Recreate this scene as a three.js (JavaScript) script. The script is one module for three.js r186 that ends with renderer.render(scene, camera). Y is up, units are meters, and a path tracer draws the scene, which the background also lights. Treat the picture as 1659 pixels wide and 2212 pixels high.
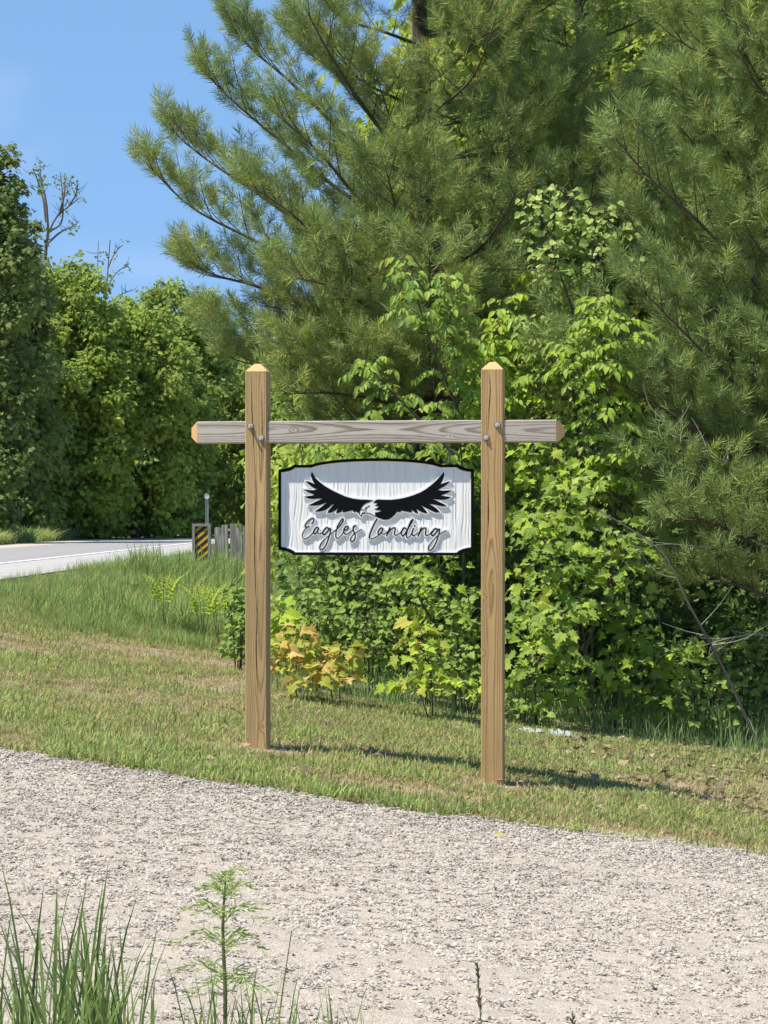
import * as THREE from 'three';
import { mergeGeometries } from 'three/addons/utils/BufferGeometryUtils.js';
import { Brush, Evaluator, SUBTRACTION } from 'three-bvh-csg';

/* ------------------------------------------------------------------ camera, sky, sun, exposure */
const scene = new THREE.Scene();
const EYE = 1.6, F = 5000;                       // F: focal length in the units of a 1659 x 2212 picture
const camera = new THREE.PerspectiveCamera(2 * Math.atan(1106 / F) * 180 / Math.PI, 0.75, 0.1, 900);
camera.position.set(0, EYE, 0);
camera.lookAt(0, EYE, -10);
const renderer = new THREE.WebGLRenderer({ antialias: true });
renderer.toneMapping = THREE.LinearToneMapping;
renderer.toneMappingExposure = 1.3;
renderer.shadowMap.enabled = true;
const SUN = new THREE.Vector3(-2.38, 5.0, 1.254).normalize();
const sun = new THREE.DirectionalLight(new THREE.Color(1.0, 0.945, 0.855), 5.0);
sun.position.copy(SUN).multiplyScalar(60).add(new THREE.Vector3(0, 0, -25));
sun.target.position.set(0, 0, -25);
sun.castShadow = true;
Object.assign(sun.shadow.camera, { left: -45, right: 45, top: 45, bottom: -45, near: 1, far: 200 });
sun.shadow.mapSize.set(4096, 4096);
scene.add(sun, sun.target);

/* ------------------------------------------------------------------ random numbers and noise */
let seed = 1;
const srand = (s) => { seed = s | 0; };
const rnd = () => { seed = (seed + 0x6d2b79f5) | 0; let t = Math.imul(seed ^ (seed >>> 15), 1 | seed); t = (t + Math.imul(t ^ (t >>> 7), 61 | t)) ^ t; return ((t ^ (t >>> 14)) >>> 0) / 4294967296; };
const rr = (a, b) => a + (b - a) * rnd();
const gauss = () => (rnd() + rnd() + rnd() - 1.5) * 1.15;
const clamp = (x, a = 0, b = 1) => Math.min(b, Math.max(a, x));
const lerp = (a, b, t) => a + (b - a) * t;
const sstep = (a, b, x) => { const t = clamp((x - a) / (b - a)); return t * t * (3 - 2 * t); };
const hash = (x, y, z = 0) => { let h = Math.imul(x | 0, 374761393) ^ Math.imul(y | 0, 668265263) ^ Math.imul(z | 0, 1274126177); h = Math.imul(h ^ (h >>> 13), 1274126177); h = Math.imul(h ^ (h >>> 15), 0x85ebca6b); return ((h ^ (h >>> 16)) >>> 0) / 4294967296; };
function noise(x, y, s = 0) {
  const i = Math.floor(x), j = Math.floor(y); let u = x - i, v = y - j; u = u * u * (3 - 2 * u); v = v * v * (3 - 2 * v);
  return lerp(lerp(hash(i, j, s), hash(i + 1, j, s), u), lerp(hash(i, j + 1, s), hash(i + 1, j + 1, s), u), v) * 2 - 1;
}
const fbm = (x, y, s = 0, o = 4) => { let a = 0, k = 0.5; for (let i = 0; i < o; i++) { a += k * noise(x, y, s + i * 17); x *= 2.03; y *= 2.03; k *= 0.5; } return a; };
const V = (x, y, z) => new THREE.Vector3(x, y, z);
const UP = V(0, 1, 0);

/* ------------------------------------------------------------------ sky: clear blue with a faint wisp */
{
  const w = 1024, h = 512, d = new Float32Array(w * h * 4);
  for (let j = 0; j < h; j++) for (let i = 0; i < w; i++) {
    const el = (j + 0.5) / h * Math.PI - Math.PI / 2, az = (i + 0.5) / w * 2 * Math.PI;
    const e = Math.max(0, el) / (Math.PI / 2), t = Math.pow(e, 0.5);
    const zen = [0.025, 0.090, 0.30], hor = [0.290, 0.530, 0.865];
    const cl = sstep(0.14, 0.6, fbm(az * 15, el * 46, 5, 4)) * 0.09 * sstep(0.0, 0.1, el) * (1 - sstep(0.2, 0.6, el));
    for (let c = 0; c < 3; c++) {
      let v = lerp(hor[c], zen[c], t);
      v = lerp(v, 1.0, cl);
      if (el < 0) v = lerp(v, [0.30, 0.29, 0.24][c], sstep(0, 0.08, -el));
      d[(j * w + i) * 4 + c] = v;
    }
    d[(j * w + i) * 4 + 3] = 1;
  }
  const t = new THREE.DataTexture(d, w, h, THREE.RGBAFormat, THREE.FloatType);
  t.mapping = THREE.EquirectangularReflectionMapping; t.magFilter = THREE.LinearFilter; t.needsUpdate = true;
  scene.background = t; scene.environment = t;
}

/* ------------------------------------------------------------------ helpers */
const taken = new Map();
function numbered(name) { const n = taken.get(name) ?? 0; taken.set(name, n + 1); return n ? name + '_' + String(n).padStart(3, '0') : name; }
function tag(o, label, category, group, kind) {
  o.userData.label = label; o.userData.category = category;
  if (group) o.userData.group = group;
  if (kind) o.userData.kind = kind;
  return o;
}
function mesh(name, geo, mat, parent) { const m = new THREE.Mesh(geo, mat); m.name = parent === scene ? numbered(name) : name; m.castShadow = m.receiveShadow = true; parent.add(m); return m; }
function thing(name, label, category, pos, group) { const g = new THREE.Group(); g.name = numbered(name); g.position.copy(pos); scene.add(g); return tag(g, label, category, group); }
// a point given by where it shows in the 1659 x 2212 picture and its distance
const W = (X, Y, D) => V((X - 829.5) / F * D, EYE - (Y - 1106) / F * D, -D);

const lineX = (D) => -6.58 + 0.042 * (D - 39.6);
const edgeX = (D) => lineX(D) + 1.9;
function gh(x, z) {
  const D = -z;
  let s = -6 + 0.8 * Math.log(1 + Math.exp(clamp((x + 6) / 0.8, -30, 30)));
  s = 3.6 - 0.8 * Math.log(1 + Math.exp(clamp((3.6 - s) / 0.8, -30, 30)));
  let y = -0.01 - 0.135 * s + 0.012 * noise(x * 1.3, z * 1.3, 3) + 0.02 * noise(x * 0.4, z * 0.4, 4) * sstep(13, 15, D);
  if (D > 14) y = lerp(y, 0.69, sstep(edgeX(D) + 2.2, edgeX(D) - 0.1, x));
  if (D > 40) y = lerp(y, 0.69, sstep(40, 60, D) * sstep(2, -3, x));
  return y;
}
const driveEdge = (x) => 12.62 - 0.03 * x + 0.10 * noise(x * 0.9, 1, 11) + 0.06 * noise(x * 4, 2, 12) + 0.03 * noise(x * 15, 3, 13);

class GB {                                       // gathers tubes and faces into one geometry
  constructor() { this.p = []; this.n = []; this.u = []; this.i = []; this.c = []; }
  tube(pts, rad, seg = 6, cap = true, wob = 0) {
    const m = pts.length, base = this.p.length / 3; let acc = 0;
    let t0 = pts[1].clone().sub(pts[0]).normalize(), nrm = Math.abs(t0.y) < 0.9 ? V(0, 1, 0) : V(1, 0, 0);
    nrm.sub(t0.clone().multiplyScalar(nrm.dot(t0))).normalize();
    for (let k = 0; k < m; k++) {
      const t = (k === 0 ? pts[1].clone().sub(pts[0]) : k === m - 1 ? pts[m - 1].clone().sub(pts[m - 2]) : pts[k + 1].clone().sub(pts[k - 1])).normalize();
      nrm.sub(t.clone().multiplyScalar(nrm.dot(t))).normalize();
      const b = t.clone().cross(nrm), r = typeof rad === 'function' ? rad(k / (m - 1)) : rad;
      if (k) acc += pts[k].distanceTo(pts[k - 1]);
      for (let s = 0; s <= seg; s++) {
        const a = s / seg * Math.PI * 2, ca = Math.cos(a), sa = Math.sin(a), rw = r * (1 + (wob ? wob * noise((s % seg) * 1.7, acc * 3, 7) : 0));
        const nx = nrm.x * ca + b.x * sa, ny = nrm.y * ca + b.y * sa, nz = nrm.z * ca + b.z * sa;
        this.p.push(pts[k].x + nx * rw, pts[k].y + ny * rw, pts[k].z + nz * rw); this.n.push(nx, ny, nz); this.u.push(s / seg * r * 6.28, acc);
      }
    }
    for (let k = 0; k < m - 1; k++) for (let s = 0; s < seg; s++) { const a = base + k * (seg + 1) + s, b = a + seg + 1; this.i.push(a, a + 1, b, a + 1, b + 1, b); }
    if (cap) { const e = base + (m - 1) * (seg + 1); for (let s = 1; s < seg - 1; s++) this.i.push(e, e + s, e + s + 1); }
  }
  build() {
    const g = new THREE.BufferGeometry();
    g.setAttribute('position', new THREE.Float32BufferAttribute(this.p, 3));
    if (this.n.length) g.setAttribute('normal', new THREE.Float32BufferAttribute(this.n, 3));
    if (this.u.length) g.setAttribute('uv', new THREE.Float32BufferAttribute(this.u, 2));
    if (this.c.length) g.setAttribute('color', new THREE.Float32BufferAttribute(this.c, 3));
    g.setIndex(this.i); return g;
  }
}
const curve = (pts, n) => new THREE.CatmullRomCurve3(pts, false, 'centripetal').getPoints(n);
function tex(w, h, fn, srgb = true, repeat) {    // fn(x, y) -> [r, g, b] in 0..1
  const d = new Uint8Array(w * h * 4);
  for (let y = 0; y < h; y++) for (let x = 0; x < w; x++) { const c = fn(x, y); for (let k = 0; k < 3; k++) d[(y * w + x) * 4 + k] = clamp(c[k]) * 255; d[(y * w + x) * 4 + 3] = 255; }
  const t = new THREE.DataTexture(d, w, h); t.magFilter = THREE.LinearFilter; t.minFilter = THREE.LinearMipmapLinearFilter; t.generateMipmaps = true; t.wrapS = t.wrapT = THREE.RepeatWrapping;
  if (srgb) t.colorSpace = THREE.SRGBColorSpace;
  if (repeat) t.repeat.set(...repeat);
  t.needsUpdate = true; return t;
}
const lin = (r, g, b) => new THREE.Color().setRGB(r, g, b);
const std = (o) => new THREE.MeshStandardMaterial(o);
const leafMat = (c, through = 0.38, coat = 0.25) => new THREE.MeshPhysicalMaterial({ color: c, roughness: 1, transmission: through, thickness: 0, specularIntensity: 0.35, clearcoat: coat, clearcoatRoughness: 0.45, side: THREE.DoubleSide });
const plantMat = leafMat(lin(2.3, 2.1, 1.8), 0.42, 0.15);      // tinted per copy
const needleMat = leafMat(lin(2.95, 2.90, 2.50), 0.16, 0);
const grassMat = new THREE.MeshPhysicalMaterial({ color: lin(2.5, 2.3, 2.1), vertexColors: true, roughness: 1, transmission: 0.35, thickness: 0, specularIntensity: 0.4, side: THREE.DoubleSide });

class Copies {                                   // many small copies of a few shapes
  constructor(geos, mat) { this.geos = geos; this.mat = mat; this.m = geos.map(() => []); this.c = geos.map(() => []); }
  add(matrix, color, v) { v = v ?? Math.floor(rnd() * this.geos.length); matrix.toArray(this.m[v], this.m[v].length); this.c[v].push(color.r, color.g, color.b); }
  get count() { return this.c.reduce((a, c) => a + c.length / 3, 0); }
  build(name, parent, label, category, kind = 'stuff') {
    this.geos.forEach((g, v) => {
      const n = this.c[v].length / 3; if (!n) return;
      const o = new THREE.InstancedMesh(g, this.mat, n);
      o.instanceMatrix.array.set(this.m[v]); o.instanceColor = new THREE.InstancedBufferAttribute(new Float32Array(this.c[v]), 3);
      o.name = parent === scene ? numbered(name) : name; o.castShadow = o.receiveShadow = true; o.userData.kind = kind;
      if (label) { o.userData.label = label; o.userData.category = category; }
      parent.add(o);
    });
  }
}
const mat4 = new THREE.Matrix4();
function frame(pos, y, n, s, sx = s) {           // a matrix whose y axis is y and whose z axis leans to n
  const yy = y.clone().normalize(), xx = yy.clone().cross(n).normalize(); if (xx.lengthSq() < 0.1) xx.set(1, 0, 0);
  const zz = xx.clone().cross(yy);
  return mat4.clone().makeBasis(xx.multiplyScalar(sx), yy.multiplyScalar(s), zz.multiplyScalar(s)).setPosition(pos);
}
const rdir = () => { const z = rr(-1, 1), a = rr(0, 6.283), r = Math.sqrt(1 - z * z); return V(r * Math.cos(a), z, r * Math.sin(a)); };

/* ------------------------------------------------------------------ ground, drive, road */
const POSTS_AT = [[-0.805, 14.75], [0.69, 14.56]];
const soil = tex(512, 512, (x, y) => {
  const a = fbm(x / 9, y / 9, 21, 3), b = fbm(x / 3, y / 3, 25, 2), st = sstep(0.25, 0.5, noise(x / 2 + 7 * noise(x / 30, y / 30, 9), y / 11, 29));
  const k = 0.42 + 0.16 * a + 0.14 * b + 0.18 * st; return [k * 1.10, k * 1.0, k * 0.77];
});
{
  const xs = [], zs = [];
  for (let x = -160; x < -14; x += 8) xs.push(x); for (let x = -14; x < 8; x += 0.12) xs.push(x); for (let x = 8; x <= 200; x += 8) xs.push(x);
  for (let z = 30; z > -10; z -= 2) zs.push(z); for (let z = -10; z > -34; z -= 0.14) zs.push(z); for (let z = -34; z > -110; z -= 1.2) zs.push(z); for (let z = -110; z >= -560; z -= 25) zs.push(z);
  const p = [], u = [], c = [], idx = [];
  for (const z of zs) for (const x of xs) {
    const bare = clamp(bareSpot(x, -z)); // sandy soil against green thatch
    p.push(x, gh(x, z), z); u.push(x / 0.8, z / 0.8); c.push(lerp(0.92, 1.75, bare), lerp(0.95, 1.68, bare), lerp(0.85, 1.95, bare));
  }
  for (let j = 0; j < zs.length - 1; j++) for (let i = 0; i < xs.length - 1; i++) { const a = j * xs.length + i, b = a + xs.length; idx.push(a, a + 1, b, a + 1, b + 1, b); }
  const g = new THREE.BufferGeometry(); g.setAttribute('position', new THREE.Float32BufferAttribute(p, 3)); g.setAttribute('uv', new THREE.Float32BufferAttribute(u, 2)); g.setAttribute('color', new THREE.Float32BufferAttribute(c, 3)); g.setIndex(idx); g.computeVertexNormals();
  const o = mesh('ground', g, std({ map: soil, vertexColors: true, roughness: 1, bumpMap: soil, bumpScale: 0.015 }), scene); o.userData.kind = 'structure'; o.userData.label = 'brown soil and thatch under the grass'; o.userData.category = 'ground';
}
function bareSpot(x, D) {                        // worn, sandy places in the lawn
  let b = sstep(0.04, 0.36, fbm(x * 0.85, D * 0.85, 231)) * 0.7; const at = (cx, cd, sx, sd, k) => { b = Math.max(b, k * Math.exp(-(((x - cx) / sx) ** 2 + ((D - cd) / sd) ** 2))); };
  for (const [px, pd] of POSTS_AT) at(px + 0.05, pd - 0.12, 0.30, 0.26, 1.2);
  at(1.6, 12.8, 0.85, 0.30, 1.1); at(0.15, 13.55, 0.75, 0.35, 0.9); at(-1.7, 21.6, 1.2, 0.8, 0.8); at(-2, 17, 1.2, 0.7, 0.55); at(2.4, 15.2, 0.9, 0.9, 0.75); return b;
}
const trackSand = (x, z) => {                    // worn, sandy wheel tracks along the drive
  const q = -z + 0.10 * x + 0.12 * noise(x * 0.5, 5, 41), b = (c, w) => Math.exp(-(((q - c) / w) ** 2));
  return clamp((b(11.3, 0.22) + b(9.7, 0.30) * 0.8 + b(8.35, 0.24) * 0.9 + b(7.3, 0.2) * 0.6) * (0.5 + 0.9 * fbm(x * 0.8, z * 2.6, 43)) * 1.3);
};
{
  const p = [], u = [], idx = [], nx = 240, nz = 90;
  for (let j = 0; j <= nz; j++) for (let i = 0; i <= nx; i++) {
    const x = lerp(-9, 9, i / nx), D = lerp(2.0, driveEdge(x), j / nz);
    p.push(x, gh(x, -D) + 0.012 * (1 - sstep(0.93, 1, j / nz)) + 0.003, -D); u.push(x / 0.7, -D / 0.7);
  }
  for (let j = 0; j < nz; j++) for (let i = 0; i < nx; i++) { const a = j * (nx + 1) + i, b = a + nx + 1; idx.push(a, a + 1, b, a + 1, b + 1, b); }
  const g = new THREE.BufferGeometry(); g.setAttribute('position', new THREE.Float32BufferAttribute(p, 3)); g.setAttribute('uv', new THREE.Float32BufferAttribute(u, 2)); g.setIndex(idx); g.computeVertexNormals();
  const grit = tex(512, 512, (x, y) => { const a = noise(x / 2.2, y / 2.2, 51), b = fbm(x / 40, y / 40, 53, 3), k = 0.69 + 0.16 * a + 0.07 * b; return [k * 1.03, k * 0.96, k * 0.86]; });
  const o = mesh('gravel_drive', g, std({ map: grit, bumpMap: grit, bumpScale: 0.006, roughness: 1 }), scene); o.userData.kind = 'structure'; o.userData.label = 'pale sandy gravel driveway'; o.userData.category = 'driveway';
}
{ // loose stones: patches of about thirty stones each
  const variants = [];
  for (let v = 0; v < 7; v++) {
    srand(900 + v); const gb = new GB(), P = [];
    for (let k = 0; k < 38; k++) {
      const a = rr(0, 6.283), r = Math.sqrt(rnd()) * 0.060, s = 0.0030 + 0.0056 * Math.pow(rnd(), 1.8) + (rnd() < 0.02 ? 0.004 : 0);
      const g = new THREE.OctahedronGeometry(1, s > 0.0085 ? 1 : 0), q = new THREE.Quaternion().setFromEuler(new THREE.Euler(rr(-0.5, 0.5), rr(0, 6), rr(-0.5, 0.5)));
      const sx = rr(0.85, 1.5), sy = rr(0.4, 0.7), sz = rr(0.8, 1.2), pos = g.attributes.position, off = V(Math.cos(a) * r, s * 0.20, Math.sin(a) * r), t = rnd();
      let col = t < 0.5 ? [0.515, 0.468, 0.392] : t < 0.78 ? [0.67, 0.63, 0.55] : t < 0.89 ? [0.365, 0.342, 0.305] : t < 0.965 ? [0.43, 0.35, 0.26] : [0.14, 0.13, 0.12];
      const j = rr(0.85, 1.12); col = col.map((c) => c * j);
      const b0 = gb.p.length / 3;
      for (let i = 0; i < pos.count; i++) {
        const p = V(pos.getX(i), pos.getY(i), pos.getZ(i)), m = 1 + 0.22 * (hash(p.x * 999 | 0, p.y * 999 | 0, (p.z * 999 | 0) + k * 7 + v * 131) - 0.5) * 2;
        p.multiplyScalar(m * s); p.set(p.x * sx, p.y * sy, p.z * sz).applyQuaternion(q).add(off);
        gb.p.push(p.x, p.y, p.z); gb.c.push(...col); gb.i.push(b0 + i);
      }
    }
    variants.push(gb.build());
  }
  srand(77);
  const stones = new Copies(variants, std({ color: lin(1, 1, 1), vertexColors: true, roughness: 0.95 }));
  for (let k = 0; k < 13000; k++) {
    const D = lerp(6.0, 12.75, Math.sqrt(rnd())), x = rr(-1, 1) * (0.175 * D + 1.0);
    if (D > driveEdge(x) + 0.05 * Math.abs(gauss()) * (rnd() < 0.25 ? 2.5 : 0.4)) continue;
    if (rnd() < trackSand(x, -D) * 0.72) continue;
    const tone = 0.93 + 0.12 * fbm(x * 1.1, D * 1.1, 61);
    stones.add(mat4.clone().compose(V(x, gh(x, -D) + 0.012, -D), new THREE.Quaternion().setFromEuler(new THREE.Euler(0, rr(0, 6.28), -0.13)), V(1, 1, 1).multiplyScalar(rr(0.8, 1.2))), lin(tone, tone * 0.985, tone * 0.965));
  }
  stones.build('gravel', scene, 'loose crushed stones spread over the driveway', 'gravel');
}
// the road beyond the verge
function strip(name, x0, x1, D0, D1, y, mat, label, category, step = 3, uvs = 1.5) {
  const p = [], u = [], idx = []; let n = 0;
  for (let D = D0; D <= D1 + 1e-6; D += step, n++) for (const k of [0, 1]) { const x = (k ? x1 : x0)(D); p.push(x, y, -D); u.push(x / uvs, -D / uvs); }
  for (let i = 0; i < n - 1; i++) idx.push(i * 2, i * 2 + 1, i * 2 + 2, i * 2 + 1, i * 2 + 3, i * 2 + 2);
  const g = new THREE.BufferGeometry(); g.setAttribute('position', new THREE.Float32BufferAttribute(p, 3)); g.setAttribute('uv', new THREE.Float32BufferAttribute(u, 2)); g.setIndex(idx); g.computeVertexNormals();
  const o = mesh(name, g, mat, scene); o.userData.kind = 'structure'; o.userData.label = label; o.userData.category = category; return o;
}
const asphalt = tex(256, 256, (x, y) => { const k = 0.52 + 0.10 * noise(x / 1.7, y / 1.7, 71) + 0.05 * fbm(x / 40, y / 40, 73); return [k, k * 0.985, k * 0.965]; });
strip('road', (D) => lineX(D) - 3.5, (D) => lineX(D) - 0.02, 6, 96, 0.715, std({ map: asphalt, color: lin(1.35, 1.33, 1.30), roughness: 0.92 }), 'grey asphalt country road', 'road');
strip('road_shoulder', (D) => lineX(D) - 0.02, edgeX, 6, 96, 0.711, std({ map: asphalt, color: lin(1.85, 1.80, 1.72), roughness: 0.95 }), 'paler paved shoulder beside the white road line', 'road');
strip('road_line', (D) => lineX(D) - 0.10, (D) => lineX(D) + 0.06, 6, 96, 0.720, std({ color: lin(0.78, 0.78, 0.75), roughness: 0.7 }), 'white painted edge line on the road', 'road line');
strip('sandy_roadside', (D) => lineX(D) - 4.9 + 0.25 * noise(D * 0.4, 0, 81), (D) => lineX(D) - 3.5, 6, 96, 0.707, std({ map: tex(256, 256, (x, y) => { const k = 0.72 + 0.10 * noise(x / 2, y / 2, 83) + 0.10 * fbm(x / 30, y / 30, 85); return [k * 1.04, k * 0.96, k * 0.85]; }), roughness: 1 }), 'sandy strip along the far road edge', 'road');

/* ------------------------------------------------------------------ the wooden sign frame */
const YAW = 7.4 * Math.PI / 180;                 // the frame's right end stands a little nearer
const SD = 14.66, SM = SD / F;                   // distance of its middle, metres per picture unit there
const signX = (811 - 829.5) * SM;
// local axes of the frame: x along the beam, y up, z to the front
const sx_ = (X) => (X - 811) * SM / Math.cos(YAW), sy_ = (Y) => EYE - (Y - 1106) * SM;
const S = 0.140, HS = S / 2;
function woodTex(w, h, width, height, o) {       // plain-sawn timber: growth rings cut by a flat face, once round the four faces
  return tex(w, h, (px, py) => {
    const u = px / w * 4, face = Math.floor(u), f = (u - face - 0.5) * width, y = py / h * height;
    const [a, b] = [[f, width / 2], [width / 2, -f], [-f, -width / 2], [-width / 2, f]][face];
    const wx = (o.wob ?? 1) * 0.010 * noise(y * 0.8, o.s, 91) + 0.003 * noise(y * 3.1, o.s, 93), wz = (o.wob ?? 1) * 0.013 * noise(y * 0.9, o.s + 9, 95) + 0.004 * noise(y * 2.9, o.s, 97);
    let r = Math.hypot(a - o.cx + wx, b - o.cz + wz) + 0.0007 * noise(f * 160, y * 6, 99 + face);
    for (const [kx, ky, kr] of o.knots) if (face === 0) { const d = Math.hypot((f - kx) * 1.0, (y - ky) * 0.45); r += kr * 0.9 * Math.exp(-((d / kr) ** 2)); }
    const t = (r / o.ring) % 1, late = sstep(0.45, 0.86, t) * (1 - sstep(0.92, 1.0, t));
    const fib = noise(px / 1.3, py / 26, 101), blotch = fbm(f * 14, y * 1.7, 103 + o.s, 3);
    let k = late * (0.55 + 0.25 * blotch) + 0.16 * fib;
    let knot = 0; for (const [kx, ky, kr] of o.knots) if (face === 0) knot = Math.max(knot, 1 - sstep(kr * 0.25, kr * 0.42, Math.hypot(f - kx, (y - ky) * 0.8)));
    k = Math.max(k, knot * 0.95);
    const streak = (o.streak ?? 0) * sstep(0.1, 0.5, noise(f * 55 + 0.5 * noise(y * 2, 3, 7), y * 0.8, 107));
    return [0, 1, 2].map((c) => lerp(o.light[c], o.dark[c], clamp(k + streak * 0.35)) * (1 + 0.10 * blotch));
  });
}
const sq = (h) => { const b = 0.006, r = HS; return [[-r + b, r], [r - b, r], [r, r - b], [r, -r + b], [r - b, -r], [-r + b, -r], [-r, -r + b], [-r, r - b]]; };
function timber(len, end) {                      // a squared timber along +y with eased edges; end: closes it
  const P = sq(), pos = [], nor = [], uv = [], idx = [], per = 4 * S; let acc = 0;
  const quad = (a, b, u0, u1, nn) => {
    const k = pos.length / 3, rows = 24;
    for (let j = 0; j <= rows; j++) { const y = len * j / rows; pos.push(a[0], y, a[1], b[0], y, b[1]); nor.push(...nn, ...nn); uv.push(u0, y / len, u1, y / len); }
    for (let j = 0; j < rows; j++) { const q = k + j * 2; idx.push(q, q + 1, q + 2, q + 1, q + 3, q + 2); }
  };
  for (let i = 0; i < 8; i++) {
    const a = P[i], b = P[(i + 1) % 8], m = Math.hypot(b[0] - a[0], b[1] - a[1]), n = [(a[1] - b[1]) * -1 / m, 0, 0]; // outward normal
    const nx = -(a[1] - b[1]) / m * -1, nz = 0; const dx = b[0] - a[0], dz = b[1] - a[1];
    const out = [-dz / m * -1, 0, dx / m]; const o2 = [-dz / m, 0, dx / m];
    quad(a, b, acc / per, (acc + m) / per, o2); acc += m;
  }
  for (const [y, s] of [[0, -1], [len, 1]]) { const k = pos.length / 3; for (const q of P) { pos.push(q[0], y, q[1]); nor.push(0, s, 0); uv.push(q[0] * 2, q[1] * 2); } for (let i = 1; i < 7; i++) s > 0 ? idx.push(k, k + i, k + i + 1) : idx.push(k, k + i + 1, k + i); }
  const g = new THREE.BufferGeometry(); g.setAttribute('position', new THREE.Float32BufferAttribute(pos, 3)); g.setAttribute('normal', new THREE.Float32BufferAttribute(nor, 3)); g.setAttribute('uv', new THREE.Float32BufferAttribute(uv, 2)); g.setIndex(idx); return g;
}
function cutEnd(h, top) {                        // the four-sided point sawn on a timber's end
  const a = HS - 0.0005, b = top, v = [], push = (...q) => { for (const t of [[0, 1, 2], [0, 2, 3]]) for (const i of t) v.push(...q[i]); };
  const B = [[-a, 0, a], [a, 0, a], [a, 0, -a], [-a, 0, -a]], T = [[-b, h, b], [b, h, b], [b, h, -b], [-b, h, -b]];
  for (let i = 0; i < 4; i++) { const j = (i + 1) % 4; push(B[i], B[j], T[j], T[i]); }
  push(...T); push(B[3], B[2], B[1], B[0]);
  const g = new THREE.BufferGeometry(); g.setAttribute('position', new THREE.Float32BufferAttribute(v, 3));
  const uv = []; for (let i = 0; i < v.length; i += 3) uv.push((v[i] + v[i + 2] * 0.3) * 6, v[i + 1] * 6 + v[i + 2] * 4); g.setAttribute('uv', new THREE.Float32BufferAttribute(uv, 2)); g.computeVertexNormals(); return g;
}
const freshWood = std({ map: tex(128, 128, (x, y) => { const r = Math.hypot(x - 30, y + 40) + 2 * noise(x / 9, y / 9, 3), k = 0.5 + 0.5 * Math.sin(r * 0.9) * 0.5 + 0.1 * noise(x / 2, y / 2, 5); return [0.88 - 0.09 * k, 0.725 - 0.12 * k, 0.52 - 0.14 * k]; }), roughness: 0.85 });
const steel = std({ color: lin(0.60, 0.56, 0.51), metalness: 0.35, roughness: 0.5 });
const rustSteel = std({ color: lin(0.26, 0.22, 0.18), metalness: 0.5, roughness: 0.7 });
const ev = new Evaluator(); ev.attributes = ['position', 'uv', 'normal'];
function crack(path, w, depth) {                 // a drying check: thin wedge cut into the front face; path [[x, y], ...]
  const p = path.map(([x, y]) => V(x, y, 0)), c = new THREE.CatmullRomCurve3(p).getPoints(26), L = [], R = [];
  c.forEach((q, i) => { const t = i / 26, k = w * Math.sin(Math.PI * clamp(t, 0.02, 0.98)) * (0.75 + 0.5 * hash(i, 3)) / 2 + 0.0003, j = (hash(i, 9) - 0.5) * 0.0012; L.push([q.x - k + j, q.y]); R.push([q.x + k + j, q.y]); });
  const sh = new THREE.Shape(L.concat(R.reverse()).map(([x, y]) => new THREE.Vector2(x, y)));
  const g = new THREE.ExtrudeGeometry(sh, { depth: depth + 0.01, bevelEnabled: false }); g.translate(0, 0, HS - depth); return g;
}
const frameThing = thing('sign_frame', 'tall timber sign frame of two pointed posts and a bolted grey crossbeam', 'sign frame', V(signX, 0, -SD));
frameThing.rotation.y = -YAW;
const toWorldXZ = (lx) => [signX + lx * Math.cos(YAW), -SD + lx * Math.sin(YAW)];
const postSpecs = [
  { X: 555.5, bot: 1615, s: 1, cx: 0.022, cz: 0.005, knots: [[0.034, 0.13, 0.012], [-0.058, 0.05, 0.014]], light: [0.74, 0.62, 0.43], dark: [0.465, 0.365, 0.225],
    cracks: [[[-0.030, 2.36], [-0.026, 2.16], [-0.018, 1.98], [-0.010, 1.80]], [[-0.012, 1.88], [0.000, 1.62], [-0.008, 1.34], [-0.004, 1.05], [0.012, 0.72]], [[0.036, 2.30], [0.040, 2.02], [0.034, 1.80]], [[0.010, 0.95], [0.002, 0.62], [0.012, 0.30]]] },
  { X: 1063.5, bot: 1690, s: 2, cx: -0.012, cz: 0.0, knots: [[-0.048, 0.83, 0.015], [0.0, 1.29, 0.008], [-0.045, 1.18, 0.012]], light: [0.74, 0.61, 0.41], dark: [0.48, 0.365, 0.215],
    cracks: [[[-0.020, 2.60], [-0.012, 2.48], [-0.020, 2.34], [-0.024, 2.22]], [[-0.030, 1.92], [-0.022, 1.72], [-0.028, 1.55]]] },
];
for (const q of postSpecs) {
  const lx = sx_(q.X), [wx, wz] = toWorldXZ(lx), bottom = gh(wx, wz) - 0.12, topY = sy_(801.5), len = topY - bottom;
  let b = new Brush(timber(len)); const g0 = sy_(q.bot) - bottom;
  for (const c of q.cracks) { const cb = new Brush(crack(c.map(([x, y]) => [x, y + g0]), 0.0058, 0.022)); b.updateMatrixWorld(); cb.updateMatrixWorld(); b = ev.evaluate(b, cb, SUBTRACTION); }
  const map = woodTex(512, 2048, S, len, { ...q, ring: 0.0072, knots: q.knots.map(([x, y, r]) => [x, y + g0, r]), streak: 0.3 });
  const post = mesh('post', b.geometry, std({ map, bumpMap: map, bumpScale: -0.0012, roughness: 0.82 }), frameThing); post.position.set(lx, bottom, 0);
  post.geometry.computeBoundingSphere();
  const cap = mesh('pointed_top', cutEnd(0.049, 0.020), freshWood, post); cap.position.y = len + 0.0005;
  post.userData.label = q.s === 1 ? 'tan square post with long drying cracks' : 'tan square post with knots';
}
const beamY = (sy_(908) + sy_(958)) / 2;
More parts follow.
